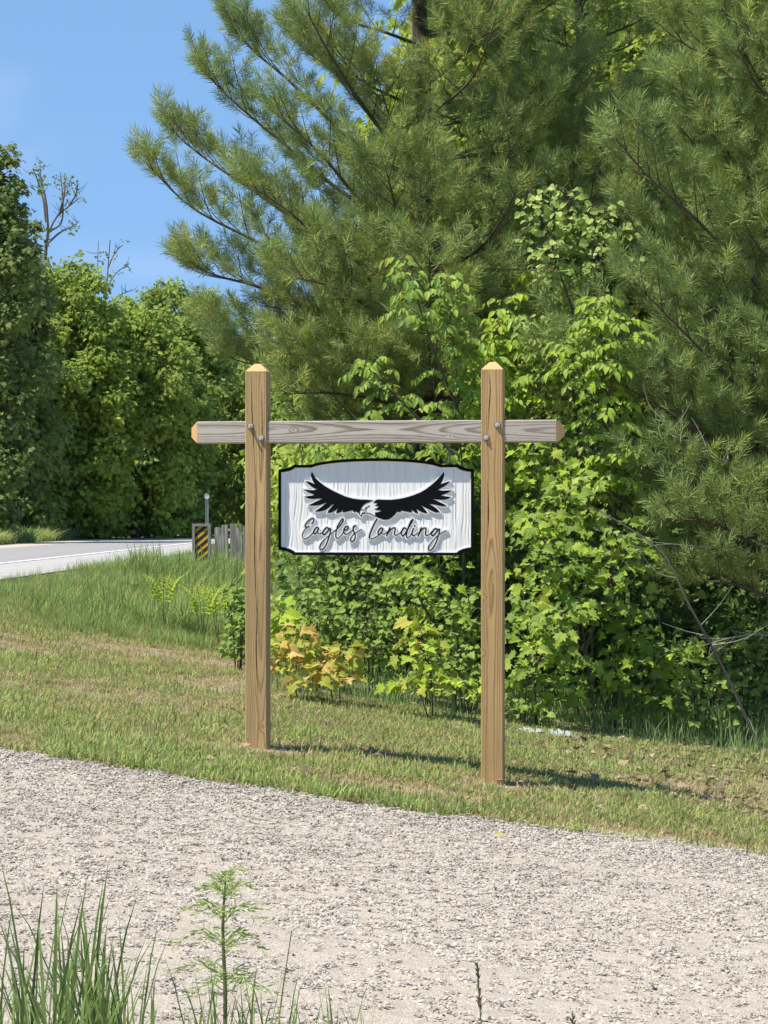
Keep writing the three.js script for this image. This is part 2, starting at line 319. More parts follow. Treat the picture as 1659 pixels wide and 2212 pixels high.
{
  const x0 = sx_(426), x1 = sx_(1199), len = x1 - x0;
  const map = woodTex(512, 2048, S, len, { s: 5, wob: 2.0, cx: -0.01, cz: 0.0, ring: 0.0085, knots: [[-0.02, 0.62, 0.012], [0.02, 1.62, 0.010]], light: [0.735, 0.70, 0.645], dark: [0.40, 0.345, 0.295], streak: 0.5 });
  const g = timber(len); g.rotateZ(-Math.PI / 2);
  const beam = mesh('crossbeam', g, std({ map, bumpMap: map, bumpScale: -0.0014, roughness: 0.9 }), frameThing); beam.position.set(x0, beamY, -0.013); beam.userData.label = 'weathered grey crossbeam with pointed ends';
  const e1 = mesh('pointed_end', cutEnd(0.045, 0.03).rotateZ(-Math.PI / 2), freshWood, beam); e1.position.x = len + 0.0005;
  const e0 = mesh('pointed_end', cutEnd(0.045, 0.03).rotateZ(Math.PI / 2), freshWood, beam); e0.position.x = -0.0005;
}
const hexNut = (r, h) => new THREE.CylinderGeometry(r, r, h, 6).rotateX(Math.PI / 2);
for (const [X, Y, out] of [[544, 920, 0.036], [567, 946, 0.008], [1075, 920, 0.018], [1051, 947, 0.008]]) {
  const bolt = new THREE.Group(); bolt.name = 'bolt'; bolt.position.set(sx_(X), sy_(Y), HS); frameThing.add(bolt);
  const wsh = mesh('washer', new THREE.CylinderGeometry(0.022, 0.022, 0.0025, 24).rotateX(Math.PI / 2), rustSteel, bolt); wsh.position.z = 0.0015;
  const nut = mesh('nut', hexNut(0.0165, 0.012), steel, bolt); nut.position.z = 0.0083;
  const rod = mesh('rod_end', new THREE.CylinderGeometry(0.0068, 0.0072, out, 14).rotateX(Math.PI / 2), steel, bolt); rod.position.z = 0.0139 + out / 2;
}

/* ------------------------------------------------------------------ the carved board */
// drawn in photograph pixels; A*(x, y) take points read off enlarged crops
const px = 0.66363 * SM;                          // metres per photograph pixel on the board
const BX = 1223.5, BY = 1657;                     // board centre
const bx = (x) => (x - BX) * px / Math.cos(YAW), by = (y) => (BY - y) * px;
const A1 = (x, y) => [970 + x / 6.381, 1520 + y / 6.381], A2 = (x, y) => [1220 + x / 6.381, 1520 + y / 6.381], A5 = (x, y) => [1140 + x / 11.06, 1600 + y / 11.06];
const A3 = (x, y) => [970 + x / 7.213, 1670 + y / 7.213], A4 = (x, y) => [1180 + x / 5.53, 1670 + y / 5.53];
const pairs = (f, a) => { const o = []; for (let i = 0; i < a.length; i += 2) o.push(f(a[i], a[i + 1])); return o; };
const wingOne = pairs(A1, [290, 95, 320, 145, 350, 200, 400, 260, 470, 325, 570, 400, 700, 475, 850, 550, 1000, 615, 1150, 655, 1300, 675, 1450, 680, 1568, 692, 1500, 725, 1420, 755, 1370, 790, 1330, 840, 1312, 885, 1295, 915, 1285, 960, 1270, 955, 1232, 940, 1212, 915, 1195, 938, 1155, 930, 1150, 898, 1090, 912, 1000, 935, 925, 938, 948, 888, 890, 935, 850, 955, 795, 955, 802, 928, 842, 858, 790, 895, 740, 925, 680, 950, 612, 950, 640, 900, 700, 830, 758, 766, 700, 790, 640, 850, 560, 900, 450, 925, 348, 922, 430, 870, 520, 805, 608, 738, 540, 760, 450, 790, 340, 803, 213, 795, 300, 755, 400, 705, 523, 658, 430, 655, 330, 665, 220, 655, 132, 615, 220, 600, 300, 590, 348, 572, 270, 545, 200, 515, 117, 460, 220, 473, 320, 480, 403, 461, 330, 435, 260, 385, 200, 335, 153, 287, 220, 298, 290, 325, 357, 358, 315, 300, 285, 230, 270, 160]);
const wingTwo = [...pairs(A5, [840, 402, 870, 365, 940, 305, 1010, 285]), ...pairs(A2, [200, 680, 350, 682, 500, 665, 650, 635, 800, 590, 950, 530, 1080, 455, 1200, 360, 1300, 265, 1370, 190, 1435, 108, 1449, 150, 1430, 240, 1395, 310, 1368, 362, 1440, 335, 1510, 310, 1573, 298, 1520, 350, 1440, 410, 1308, 480, 1420, 492, 1530, 488, 1608, 484, 1520, 540, 1368, 595, 1450, 605, 1587, 625, 1520, 665, 1420, 685, 1208, 669, 1300, 705, 1420, 760, 1503, 808, 1420, 818, 1330, 800, 1240, 780, 1128, 764, 1220, 815, 1300, 870, 1358, 942, 1270, 945, 1170, 900, 1080, 855, 973, 799, 1040, 870, 1108, 957, 1030, 955, 950, 920, 868, 868, 895, 915, 912, 967, 850, 950, 810, 915, 763, 889, 792, 942, 720, 935, 640, 920, 555, 905, 545, 938, 470, 930, 430, 985, 360, 1050, 290, 1090, 200, 1097, 110, 1065]), ...pairs(A5, [1100, 978, 940, 900, 915, 885, 905, 752, 1040, 735, 1143, 690, 960, 660, 878, 627, 990, 590, 1043, 530, 940, 515, 902, 490, 970, 465, 992, 430, 940, 410])];
const headFill = pairs(A5, [850, 320, 700, 420, 520, 480, 400, 620, 350, 680, 340, 820, 405, 890, 440, 800, 640, 780, 920, 880, 1143, 690, 1040, 400]);
const eyeFill = [pairs(A5, [522, 617, 585, 562, 628, 598, 612, 628]), pairs(A5, [585, 570, 640, 532, 705, 495, 725, 515, 640, 560])];
const beakLines = [[26, pairs(A5, [345, 690, 340, 770, 365, 845, 412, 892])], [24, pairs(A5, [412, 892, 432, 815, 470, 785, 560, 772, 650, 776, 740, 798, 840, 848, 930, 890])], [18, pairs(A5, [390, 648, 480, 653, 550, 672, 605, 702])], [15, pairs(A5, [432, 800, 465, 752, 545, 734])]].map(([w, p]) => [w / 11.06, p]);
const T = (f, k, list) => list.map(([w, ...a]) => [w / k, pairs(f, a)]);
const letters = [
  ...T(A3, 7.213, [
    [27, 325, 250, 365, 195, 375, 138, 345, 120, 270, 160, 195, 240, 165, 295, 180, 330, 225, 325, 262, 305],
    [17, 220, 330, 160, 390, 115, 470, 100, 540, 125, 590, 180, 598, 250, 565, 310, 505, 365, 445, 400, 395],
    [28, 490, 372, 465, 335, 430, 340, 385, 390, 370, 450, 385, 490, 410, 488, 450, 430, 480, 375], [18, 458, 430, 470, 465, 510, 482, 560, 465, 600, 425],
    [30, 735, 375, 690, 340, 640, 370, 592, 440, 585, 490, 610, 508, 660, 475, 720, 400, 762, 365], [25, 770, 358, 765, 430, 735, 540, 690, 680, 640, 780, 580, 850, 530, 855, 512, 820, 540, 730, 620, 630],
    [15, 610, 642, 700, 550, 790, 480, 860, 415, 910, 395],
    [25, 960, 330, 1030, 240, 1070, 160, 1060, 127, 1020, 165, 960, 260, 915, 370, 893, 490, 897, 570, 930, 595], [16, 930, 595, 980, 565, 1050, 480, 1085, 430], [15, 905, 395, 965, 325],
    [30, 1110, 405, 1160, 385, 1190, 340, 1165, 308, 1120, 325, 1082, 395, 1082, 450, 1112, 488], [18, 1112, 488, 1160, 490, 1220, 450, 1300, 395],
    [32, 1365, 298, 1330, 305, 1302, 355, 1315, 425, 1343, 490], [26, 1343, 490, 1350, 570, 1320, 640, 1270, 668, 1238, 640, 1250, 580], [15, 1250, 580, 1300, 505, 1380, 450, 1440, 405, 1500, 385]]),
  ...T(A4, 5.53, [
    [24, 268, 108, 240, 150, 190, 250, 145, 360, 125, 440], [13, 125, 440, 160, 460, 230, 435, 300, 395],
    [22, 375, 285, 345, 264, 305, 300, 285, 365, 305, 385, 340, 350, 375, 290], [14, 348, 345, 368, 372, 410, 365, 460, 330],
    [22, 500, 262, 480, 310, 440, 408], [20, 450, 385, 510, 300, 560, 266, 595, 268, 588, 320, 580, 380, 610, 400], [13, 610, 400, 660, 370, 715, 325],
    [23, 795, 283, 760, 264, 720, 310, 705, 380, 730, 410, 770, 370, 820, 290], [21, 820, 290, 880, 180, 917, 112, 885, 135, 850, 210, 810, 320, 795, 400, 810, 445], [13, 810, 445, 850, 420, 895, 355],
    [22, 925, 272, 900, 340, 905, 395, 940, 400], [13, 940, 400, 1000, 350], [30, 943, 224, 946, 227],
    [22, 1065, 262, 1040, 320, 1005, 412], [20, 1015, 390, 1070, 300, 1115, 266, 1147, 272, 1140, 330, 1140, 390, 1170, 400], [13, 1170, 400, 1220, 370, 1255, 325],
    [23, 1355, 292, 1320, 277, 1270, 320, 1245, 380, 1265, 406, 1310, 370, 1360, 305, 1388, 288], [20, 1390, 290, 1375, 380, 1345, 480, 1300, 580, 1250, 650, 1205, 667, 1190, 640, 1210, 570], [13, 1210, 570, 1280, 480, 1360, 400, 1430, 350, 1512, 315]]),
];
// outlines of drawn areas, turned into solids
const RX = 950, RY = 1505, RK = 3, RWd = 545 * RK, RHt = 320 * RK;
function drawn(paint) {
  const cv = document.createElement('canvas'); cv.width = RWd; cv.height = RHt; const c = cv.getContext('2d');
  c.setTransform(RK, 0, 0, RK, -RX * RK, -RY * RK); c.fillStyle = c.strokeStyle = '#fff'; c.lineJoin = c.lineCap = 'round'; paint(c);
  const d = c.getImageData(0, 0, RWd, RHt).data, at = (x, y) => (x < 0 || y < 0 || x >= RWd || y >= RHt ? 0 : d[(y * RWd + x) * 4 + 3] / 255);
  const next = new Map(), key = (x, y) => Math.round(x * 1000) * 10000000 + Math.round(y * 1000);
  const seg = (a, b) => next.set(key(...a), [a, b]);
  for (let y = -1; y < RHt; y++) for (let x = -1; x < RWd; x++) {
    const v = [at(x, y), at(x + 1, y), at(x + 1, y + 1), at(x, y + 1)], k = v.reduce((s, q, i) => s | (q > 0.5 ? 1 << i : 0), 0);
    if (k === 0 || k === 15) continue;
    const cut = (p, q) => clamp((0.5 - p) / (q - p), 0.02, 0.98), e = [() => [x + cut(v[0], v[1]), y], () => [x + 1, y + cut(v[1], v[2])], () => [x + cut(v[3], v[2]), y + 1], () => [x, y + cut(v[0], v[3])]];
    const table = { 1: [[0, 3]], 2: [[1, 0]], 3: [[1, 3]], 4: [[2, 1]], 5: [[0, 3], [2, 1]], 6: [[2, 0]], 7: [[2, 3]], 8: [[3, 2]], 9: [[0, 2]], 10: [[1, 0], [3, 2]], 11: [[1, 2]], 12: [[3, 1]], 13: [[0, 1]], 14: [[3, 0]] };
    for (const [a, b] of table[k]) seg(e[a](), e[b]());
  }
  const loops = [];
  while (next.size) {
    const loop = []; let k = next.keys().next().value;
    while (next.has(k)) { const [a, b] = next.get(k); next.delete(k); loop.push(a); k = key(...b); }
    if (loop.length > 12) loops.push(loop.map(([x, y]) => new THREE.Vector2(bx(RX + (x + 0.5) / RK), by(RY + (y + 0.5) / RK))));
  }
  const simp = (pts, eps) => { // keep the points that matter
    const keep = new Uint8Array(pts.length), far = pts.reduce((b, p, i) => (p.distanceTo(pts[0]) > pts[b].distanceTo(pts[0]) ? i : b), 0), st = [[0, far], [far, pts.length]]; keep[0] = keep[far] = 1;
    while (st.length) { const [i, j] = st.pop(), a = pts[i], b = pts[j % pts.length]; let best = 0, bi = -1; const dx = b.x - a.x, dy = b.y - a.y, l = Math.hypot(dx, dy) || 1e-9; for (let k = i + 1; k < j; k++) { const q = Math.abs((pts[k].x - a.x) * dy - (pts[k].y - a.y) * dx) / l; if (q > best) { best = q; bi = k; } } if (best > eps) { keep[bi] = 1; st.push([i, bi], [bi, j]); } }
    return pts.filter((_, i) => keep[i]);
  };
  const polys = loops.map((l) => simp(l, 0.00022)).filter((l) => l.length > 2), area = (l) => THREE.ShapeUtils.area(l), inside = (p, l) => { let r = false; for (let i = 0, j = l.length - 1; i < l.length; j = i++) if ((l[i].y > p.y) !== (l[j].y > p.y) && p.x < (l[j].x - l[i].x) * (p.y - l[i].y) / (l[j].y - l[i].y) + l[i].x) r = !r; return r; };
  const depth = polys.map((l) => polys.filter((m) => m !== l && inside(l[0], m)).length), shapes = [];
  polys.forEach((l, i) => { if (depth[i] % 2 === 0) { const s = new THREE.Shape(l); s.outline = l; s.level = depth[i]; shapes.push(s); } });
  polys.forEach((l, i) => { if (depth[i] % 2) { const s = shapes.find((q) => q.level === depth[i] - 1 && inside(l[0], q.outline)); if (s) s.holes.push(new THREE.Path(l)); } });
  return shapes.filter((s) => Math.abs(area(s.outline)) > 2e-6);
}
const poly = (c, p) => { c.beginPath(); p.forEach(([x, y], i) => (i ? c.lineTo(x, y) : c.moveTo(x, y))); c.closePath(); };
const line = (c, p, w) => { const q = p.length > 2 ? new THREE.CatmullRomCurve3(p.map(([x, y]) => V(x, y, 0)), false, 'centripetal').getPoints(p.length * 6).map((v) => [v.x, v.y]) : p; c.lineWidth = w; c.beginPath(); q.forEach(([x, y], i) => (i ? c.lineTo(x, y) : c.moveTo(x, y))); c.stroke(); };
const solid = (shapes, depth, z) => { const g = new THREE.ExtrudeGeometry(shapes, { depth, bevelEnabled: false, curveSegments: 4 }); g.translate(0, 0, z); return g; };

{
  const hang = thing('hanging_sign', 'white carved board with a black eagle and the words Eagles Landing', 'sign', V(signX, sy_(1657 * 0.66363), -SD));
  hang.position.x += ((BX * 0.66363 - 811) * SM); hang.position.z -= 0.0315; hang.rotation.y = -YAW;
  const outline = (m) => { // half outline mirrored; m shrinks it
    const w = 0.6235 - m, top = by(1513) - m, bot = by(1807) + m, sh = new THREE.Shape(), q = 0.048;
    const shoulder = by(1513) - m, side = by(1528) - m, arch = by(1492) - m;
    sh.moveTo(-w + q * 2 - m * 0.3, bot); sh.lineTo(w - q * 2 + m * 0.3, bot); sh.quadraticCurveTo(w - q * 1.35, bot + 0.028, w, bot + 0.034);
    sh.lineTo(w, side); sh.quadraticCurveTo(w - q * 1.35, side + 0.004, w - q * 2 + m * 0.3, shoulder); sh.lineTo(0.415 - m * 0.2, shoulder);
    sh.quadraticCurveTo(0.36, shoulder + 0.022, 0.22, arch - 0.008); sh.quadraticCurveTo(0, arch + 0.008, -0.22, arch - 0.008); sh.quadraticCurveTo(-0.36, shoulder + 0.022, -0.415 + m * 0.2, shoulder);
    sh.lineTo(-w + q * 2 - m * 0.3, shoulder); sh.quadraticCurveTo(-w + q * 1.35, side + 0.004, -w, side); sh.lineTo(-w, bot + 0.034); sh.quadraticCurveTo(-w + q * 1.35, bot + 0.028, -w + q * 2 - m * 0.3, bot);
    return sh;
  };
  const white = std({ color: lin(0.84, 0.825, 0.79), roughness: 0.55 }), black = new THREE.MeshPhysicalMaterial({ color: lin(0.006, 0.006, 0.0065), roughness: 0.6, specularIntensity: 0.15 });
  // carved grain of the field: vertical ridges that wander round a few knots
  const grain = tex(1024, 512, (x, y) => {
    const X = x / 1024 * 1.25, Y = y / 512 * 0.62; let u = X + 0.006 * noise(Y * 5, X * 3, 121) + 0.004 * noise(Y * 13, X * 9, 123);
    for (const [kx, ky, kr] of [[0.10, 0.18, 0.05], [0.56, 0.40, 0.06], [1.14, 0.16, 0.04], [0.30, 0.02, 0.06], [0.86, 0.0, 0.05]]) { const d = Math.hypot(X - kx, (Y - ky) * 0.5); u += 0.6 * (X > kx ? 1 : -1) * kr * Math.exp(-((d / kr) ** 2)) * 0.5; }
    const k = 0.5 + 0.5 * noise(u * 105, Y * 3.2, 125), m = 0.5 + 0.5 * noise(u * 250, Y * 7, 127); const v = 0.72 * sstep(0.15, 0.85, k) + 0.28 * m; return [v, v, v];
  }, false);
  const bp = outline(0.004), backing = new THREE.ExtrudeGeometry(bp, { depth: 0.026, bevelEnabled: false, curveSegments: 14 }); backing.translate(0, 0, -0.020);
  mesh('backing', backing, black, hang);
  const fg = new THREE.ShapeGeometry(outline(0.0155), 14).toNonIndexed(); { const uv = fg.attributes.uv, p = fg.attributes.position; for (let i = 0; i < uv.count; i++) uv.setXY(i, p.getX(i) / 1.25 + 0.5, p.getY(i) / 0.62 + 0.5); fg.translate(0, 0, 0.0085); }
  mesh('carved_field', fg, std({ color: lin(0.84, 0.825, 0.79), roughness: 0.6, bumpMap: grain, bumpScale: 0.0055 }), hang).userData.label = 'white painted field with carved upright wood grain';
  const lip = outline(0.0145); lip.holes.push(new THREE.Path(outline(0.0205).getPoints(14))); mesh('inner_edge', solid([lip], 0.010, 0.0065), white, hang);
  const rim = outline(0); rim.holes.push(new THREE.Path(outline(0.0150).getPoints(14)));
  mesh('border', new THREE.ExtrudeGeometry(rim, { depth: 0.022, bevelEnabled: true, bevelSize: 0.0015, bevelThickness: 0.0015, bevelSegments: 2, curveSegments: 14 }).translate(0, 0, -0.002), black, hang).userData.label = 'raised black border';
  const halo = 8.5;
  const eagleWhite = drawn((c) => { for (const p of [wingOne, wingTwo, headFill]) { poly(c, p); c.fill(); c.lineWidth = halo; poly(c, p); c.stroke(); } for (const [w, p] of beakLines.slice(0, 2)) line(c, p, w + halo); });
  const eagle = mesh('eagle', solid(eagleWhite, 0.013, 0.007), white, hang); eagle.userData.label = 'raised eagle with spread wings, white head and outline';
  const eagleBlack = drawn((c) => { for (const p of [wingOne, wingTwo, ...eyeFill]) { poly(c, p); c.fill(); } for (const [w, p] of beakLines) line(c, p, w); });
  mesh('plumage', solid(eagleBlack, 0.0025, 0.0195), black, eagle).userData.label = 'black wings, body and face lines';
  const textWhite = drawn((c) => { for (const [w, p] of letters) line(c, p, w + 8.5); });
  const text = mesh('lettering', solid(textWhite, 0.0126, 0.007), white, hang); text.userData.label = 'raised script words Eagles Landing';
  const textBlack = drawn((c) => { for (const [w, p] of letters) line(c, p, w); });
  mesh('black_script', solid(textBlack, 0.0025, 0.0191), black, text);
  for (const X of [651, 969]) { // eye screws on the board's shoulders
    const e = mesh('eye_screw', mergeGeometries([new THREE.TorusGeometry(0.010, 0.0026, 8, 18), new THREE.CylinderGeometry(0.003, 0.003, 0.02, 8).translate(0, -0.02, 0)]), rustSteel, hang); e.position.set((X - BX * 0.66363) * SM, by(1513) + 0.024, -0.004);
  }
  const ref = by(1513) + 0.024 + hang.position.y, hookY = beamY - HS - 0.014;
  for (const X of [651, 969]) {
    const h = mesh('eye_screw', mergeGeometries([new THREE.TorusGeometry(0.012, 0.0028, 8, 18), new THREE.CylinderGeometry(0.003, 0.003, 0.016, 8).translate(0, 0.017, 0)]), rustSteel, frameThing); h.position.set(sx_(X), hookY, -0.030);
    const t = thing('hanging_chain', X < 800 ? 'short dark steel chain hanging the board on the side of the cracked post' : 'short dark steel chain hanging the board on the side of the knotty post', 'chain', V(signX, 0, -SD), 'links that hang the board'); t.rotation.y = -YAW;
    const a = hookY - 0.006, b = ref + 0.005, n = 3, L = (a - b) / n;
    for (let k = 0; k < n; k++) { const sh = new THREE.CatmullRomCurve3([V(0, L * 0.62, 0), V(0.0075, L * 0.3, 0), V(0.0075, -L * 0.3, 0), V(0, -L * 0.62, 0), V(-0.0075, -L * 0.3, 0), V(-0.0075, L * 0.3, 0)], true); const ln = mesh('link', new THREE.TubeGeometry(sh, 26, 0.0034, 6, true).rotateY(k % 2 ? 0 : Math.PI / 2), rustSteel, t); ln.position.set(sx_(X), a - L * (k + 0.5), -0.033); }
  }
}

/* ------------------------------------------------------------------ leaves, needles, blades */
function leafGeo(half, fold, droop, centre) {    // half: right side from base to tip, unit length
  const gb = new GB(), pt = ([x, y]) => [x, y, Math.abs(x) * fold - y * y * droop];
  const ring = [...half, ...half.slice(1, -1).reverse().map(([x, y]) => [-x, y])];
  gb.p.push(...pt([0, centre])); ring.forEach((q) => gb.p.push(...pt(q)));
  for (let i = 0; i < ring.length; i++) gb.i.push(0, 1 + i, 1 + (i + 1) % ring.length);
  return gb.build();
}
const MAPLE = [[0, 0], [0.10, -0.05], [0.30, -0.10], [0.24, 0.08], [0.52, 0.22], [0.36, 0.32], [0.50, 0.55], [0.28, 0.50], [0.22, 0.64], [0.13, 0.60], [0.15, 0.80], [0, 1]];
const OVAL = [[0, 0], [0.15, 0.12], [0.25, 0.35], [0.22, 0.60], [0.11, 0.83], [0, 1]];
const ROUND = [[0, 0], [0.28, 0.04], [0.46, 0.28], [0.40, 0.58], [0.20, 0.84], [0, 1]];
const maple = [leafGeo(MAPLE, 0.22, 0.10, 0.32), leafGeo(MAPLE, 0.10, 0.30, 0.32), leafGeo(MAPLE, 0.35, 0.05, 0.32), leafGeo(MAPLE, 0.6, 0.35, 0.32), leafGeo(MAPLE, 0.05, 0.55, 0.32)];
const oval = [leafGeo(OVAL, 0.35, 0.12, 0.4), leafGeo(OVAL, 0.25, 0.35, 0.4), leafGeo(OVAL, 0.45, 0.2, 0.4)];
const round = [leafGeo(ROUND, 0.18, 0.08, 0.4), leafGeo(ROUND, 0.28, 0.22, 0.4)];
function bakeLeaf(gb, g, m) { const p = g.attributes.position, b = gb.p.length / 3, v = V(0, 0, 0); for (let i = 0; i < p.count; i++) { v.fromBufferAttribute(p, i).applyMatrix4(m); gb.p.push(v.x, v.y, v.z); } for (const i of g.index.array) gb.i.push(b + i); }
const diamond = leafGeo([[0, 0], [0.34, 0.45], [0, 1]], 0.25, 0.15, 0.45), lobed = leafGeo([[0, 0], [0.42, 0.10], [0.26, 0.32], [0.46, 0.52], [0.15, 0.62], [0, 1]], 0.2, 0.15, 0.35);
function spray(n, R, thick, size, shape, sd) {   // a twig end's worth of leaves
  srand(sd); const gb = new GB();
  for (let k = 0; k < n; k++) {
    const a = rr(0, 6.283), r = Math.sqrt(rnd()) * R, pos = V(Math.cos(a) * r, gauss() * thick - r * 0.15, Math.sin(a) * r);
    const dir = V(Math.cos(a) + gauss() * 0.7, rr(-0.9, 0.1), Math.sin(a) + gauss() * 0.7), nn = UP.clone().add(rdir().multiplyScalar(0.75));
    bakeLeaf(gb, shape, frame(pos, dir, nn, size * rr(0.7, 1.2)));
  }
  return gb.build();
}
const farSprays = [1, 2, 3, 4].map((k) => spray(15, 0.34, 0.10, 0.17, lobed, 300 + k));
const midSprays = [1, 2, 3, 4].map((k) => spray(16, 0.22, 0.08, 0.095, k % 2 ? lobed : diamond, 330 + k));
function tuftGeo(n, L, len, w, sd, flare) {      // a pine shoot: bundles of needles round a twig
  srand(sd); const gb = new GB();
  for (let k = 0; k < n; k++) {
    const s = k / n, a = k * 2.399 + rr(-0.4, 0.4), an = lerp(1.15, 0.42, s) * flare * rr(0.8, 1.2), l = len * rr(0.75, 1.1);
    const rad = V(Math.cos(a), 0, Math.sin(a)), dir = rad.clone().multiplyScalar(Math.sin(an)).add(V(0, Math.cos(an), 0)), p0 = V(0, s * L, 0), p1 = p0.clone().addScaledVector(dir, l * 0.55), p2 = p0.clone().addScaledVector(dir, l).add(V(0, 0, 0).addScaledVector(rad, -0.006));
    const side = dir.clone().cross(rdir()).normalize().multiplyScalar(w), b = gb.p.length / 3;
    for (const q of [p0.clone().addScaledVector(side, -0.35), p0.clone().addScaledVector(side, 0.35), p1.clone().addScaledVector(side, 0.55), p1.clone().addScaledVector(side, -0.55), p2]) gb.p.push(q.x, q.y, q.z);
    gb.i.push(b, b + 1, b + 2, b, b + 2, b + 3, b + 3, b + 2, b + 4);
  }
  return gb.build();
}
const tufts = [0, 1, 2, 3].map((k) => tuftGeo(44, 0.13, 0.108, 0.0046, 500 + k, k === 3 ? 1.25 : 1));

const bark = (r, g, b, sd) => { const t = tex(128, 256, (x, y) => { const k = 0.62 + 0.3 * fbm(x / 7 + 1.2 * noise(x / 20, y / 40, sd), y / 30, sd, 3) + 0.16 * noise(x / 2, y / 3, sd + 9); return [r * k, g * k, b * k]; }, true, [6, 1.6]); return std({ map: t, bumpMap: t, bumpScale: 0.01, roughness: 1 }); };
const pineBark = bark(0.50, 0.44, 0.38, 201), greyBark = bark(0.62, 0.58, 0.52, 205), twigBark = std({ color: lin(0.11, 0.085, 0.06), roughness: 1 }), greenTwig = std({ color: lin(0.14, 0.16, 0.06), roughness: 0.9 }), paleTwig = std({ color: lin(0.33, 0.30, 0.265), roughness: 1 }), deadWood = std({ color: lin(0.30, 0.26, 0.22), roughness: 1 });

/* ------------------------------------------------------------------ white pines */
// limbs: lists of points from the trunk to the tip (world); every limb carries side branches, twigs and needle shoots
function growLimb(tree, pts, r0, o, needles, name = 'branch') {
  const gb = new GB(), c = curve(pts, 14), L = c.reduce((s, p, i) => s + (i ? p.distanceTo(c[i - 1]) : 0), 0);
  gb.tube(c, (t) => lerp(r0, 0.005, Math.pow(t, 0.8)), 6);
  const shoot = (p, d, k) => {
    const t = o.tint(p), j = rr(0.82, 1.2), y = rnd() < (o.yellow ?? 0.1) ? 1 : 0;
    needles.add(frame(p, d.clone().add(rdir().multiplyScalar(0.22)), rdir(), k * rr(0.85, 1.15)), lin(t[0] * j * (1 + 0.25 * y), t[1] * j * (1 + 0.12 * y), t[2] * j * (1 - 0.15 * y)));
  };
  const n = Math.max(5, Math.round(L * (o.dens ?? 6.5)));
  for (let i = 0; i < n; i++) {
    const t = lerp(o.bare ?? 0.22, 0.99, (i + rr(0, 0.8)) / n), at = t * 14, i0 = Math.min(13, Math.floor(at)), p = c[i0].clone().lerp(c[i0 + 1], at - i0), tan = c[i0 + 1].clone().sub(c[i0]).normalize();
    const side = tan.clone().cross(UP).normalize().multiplyScalar(i % 2 ? 1 : -1), fw = rr(0.45, 0.95);
    const dir = tan.clone().multiplyScalar(fw).addScaledVector(side, rr(0.45, 1)).addScaledVector(UP, rr(-0.05, 0.55)).normalize();
    const len = (0.16 + 0.46 * Math.sin(Math.PI * clamp(t * 0.85 + 0.08))) * rr(0.6, 1.15) * (o.sideLen ?? 1) * Math.min(1, 0.45 + L * 0.25);
    const q = [p, p.clone().addScaledVector(dir, len * 0.5).addScaledVector(UP, 0.01), p.clone().addScaledVector(dir, len).addScaledVector(UP, len * 0.22)];
    const cc = curve(q, 5); gb.tube(cc, (s) => lerp(0.0065, 0.0025, s), 4, false);
    const m = Math.max(2, Math.round(len / 0.075));
    for (let k = 0; k < m; k++) {
      const s = lerp(0.28, 1, k / (m - 1)), f = s * 5, j0 = Math.min(4, Math.floor(f)), pp = cc[j0].clone().lerp(cc[j0 + 1], f - j0), td = cc[j0 + 1].clone().sub(cc[j0]).normalize();
      if (k === m - 1) { shoot(pp, td.clone().addScaledVector(UP, 0.2), 1.1); continue; }
      const sd2 = td.clone().cross(UP).normalize().multiplyScalar(k % 2 ? 1 : -1), d2 = td.clone().multiplyScalar(0.7).addScaledVector(sd2, rr(0.3, 0.9)).addScaledVector(UP, rr(0, 0.5)).normalize(), l2 = rr(0.04, 0.17);
      if (l2 > 0.1) { gb.tube([pp, pp.clone().addScaledVector(d2, l2)], 0.002, 3, false); shoot(pp.clone().addScaledVector(d2, l2 * 0.5), d2, 0.9); }
      shoot(pp.clone().addScaledVector(d2, l2), d2, 1);
    }
  }
  shoot(c[14], c[14].clone().sub(c[13]).normalize(), 1.25); shoot(c[13], c[14].clone().sub(c[13]).normalize().add(UP.clone().multiplyScalar(0.4)), 1.1);
  mesh(name, gb.build(), o.barkMat ?? twigBark, tree);
}
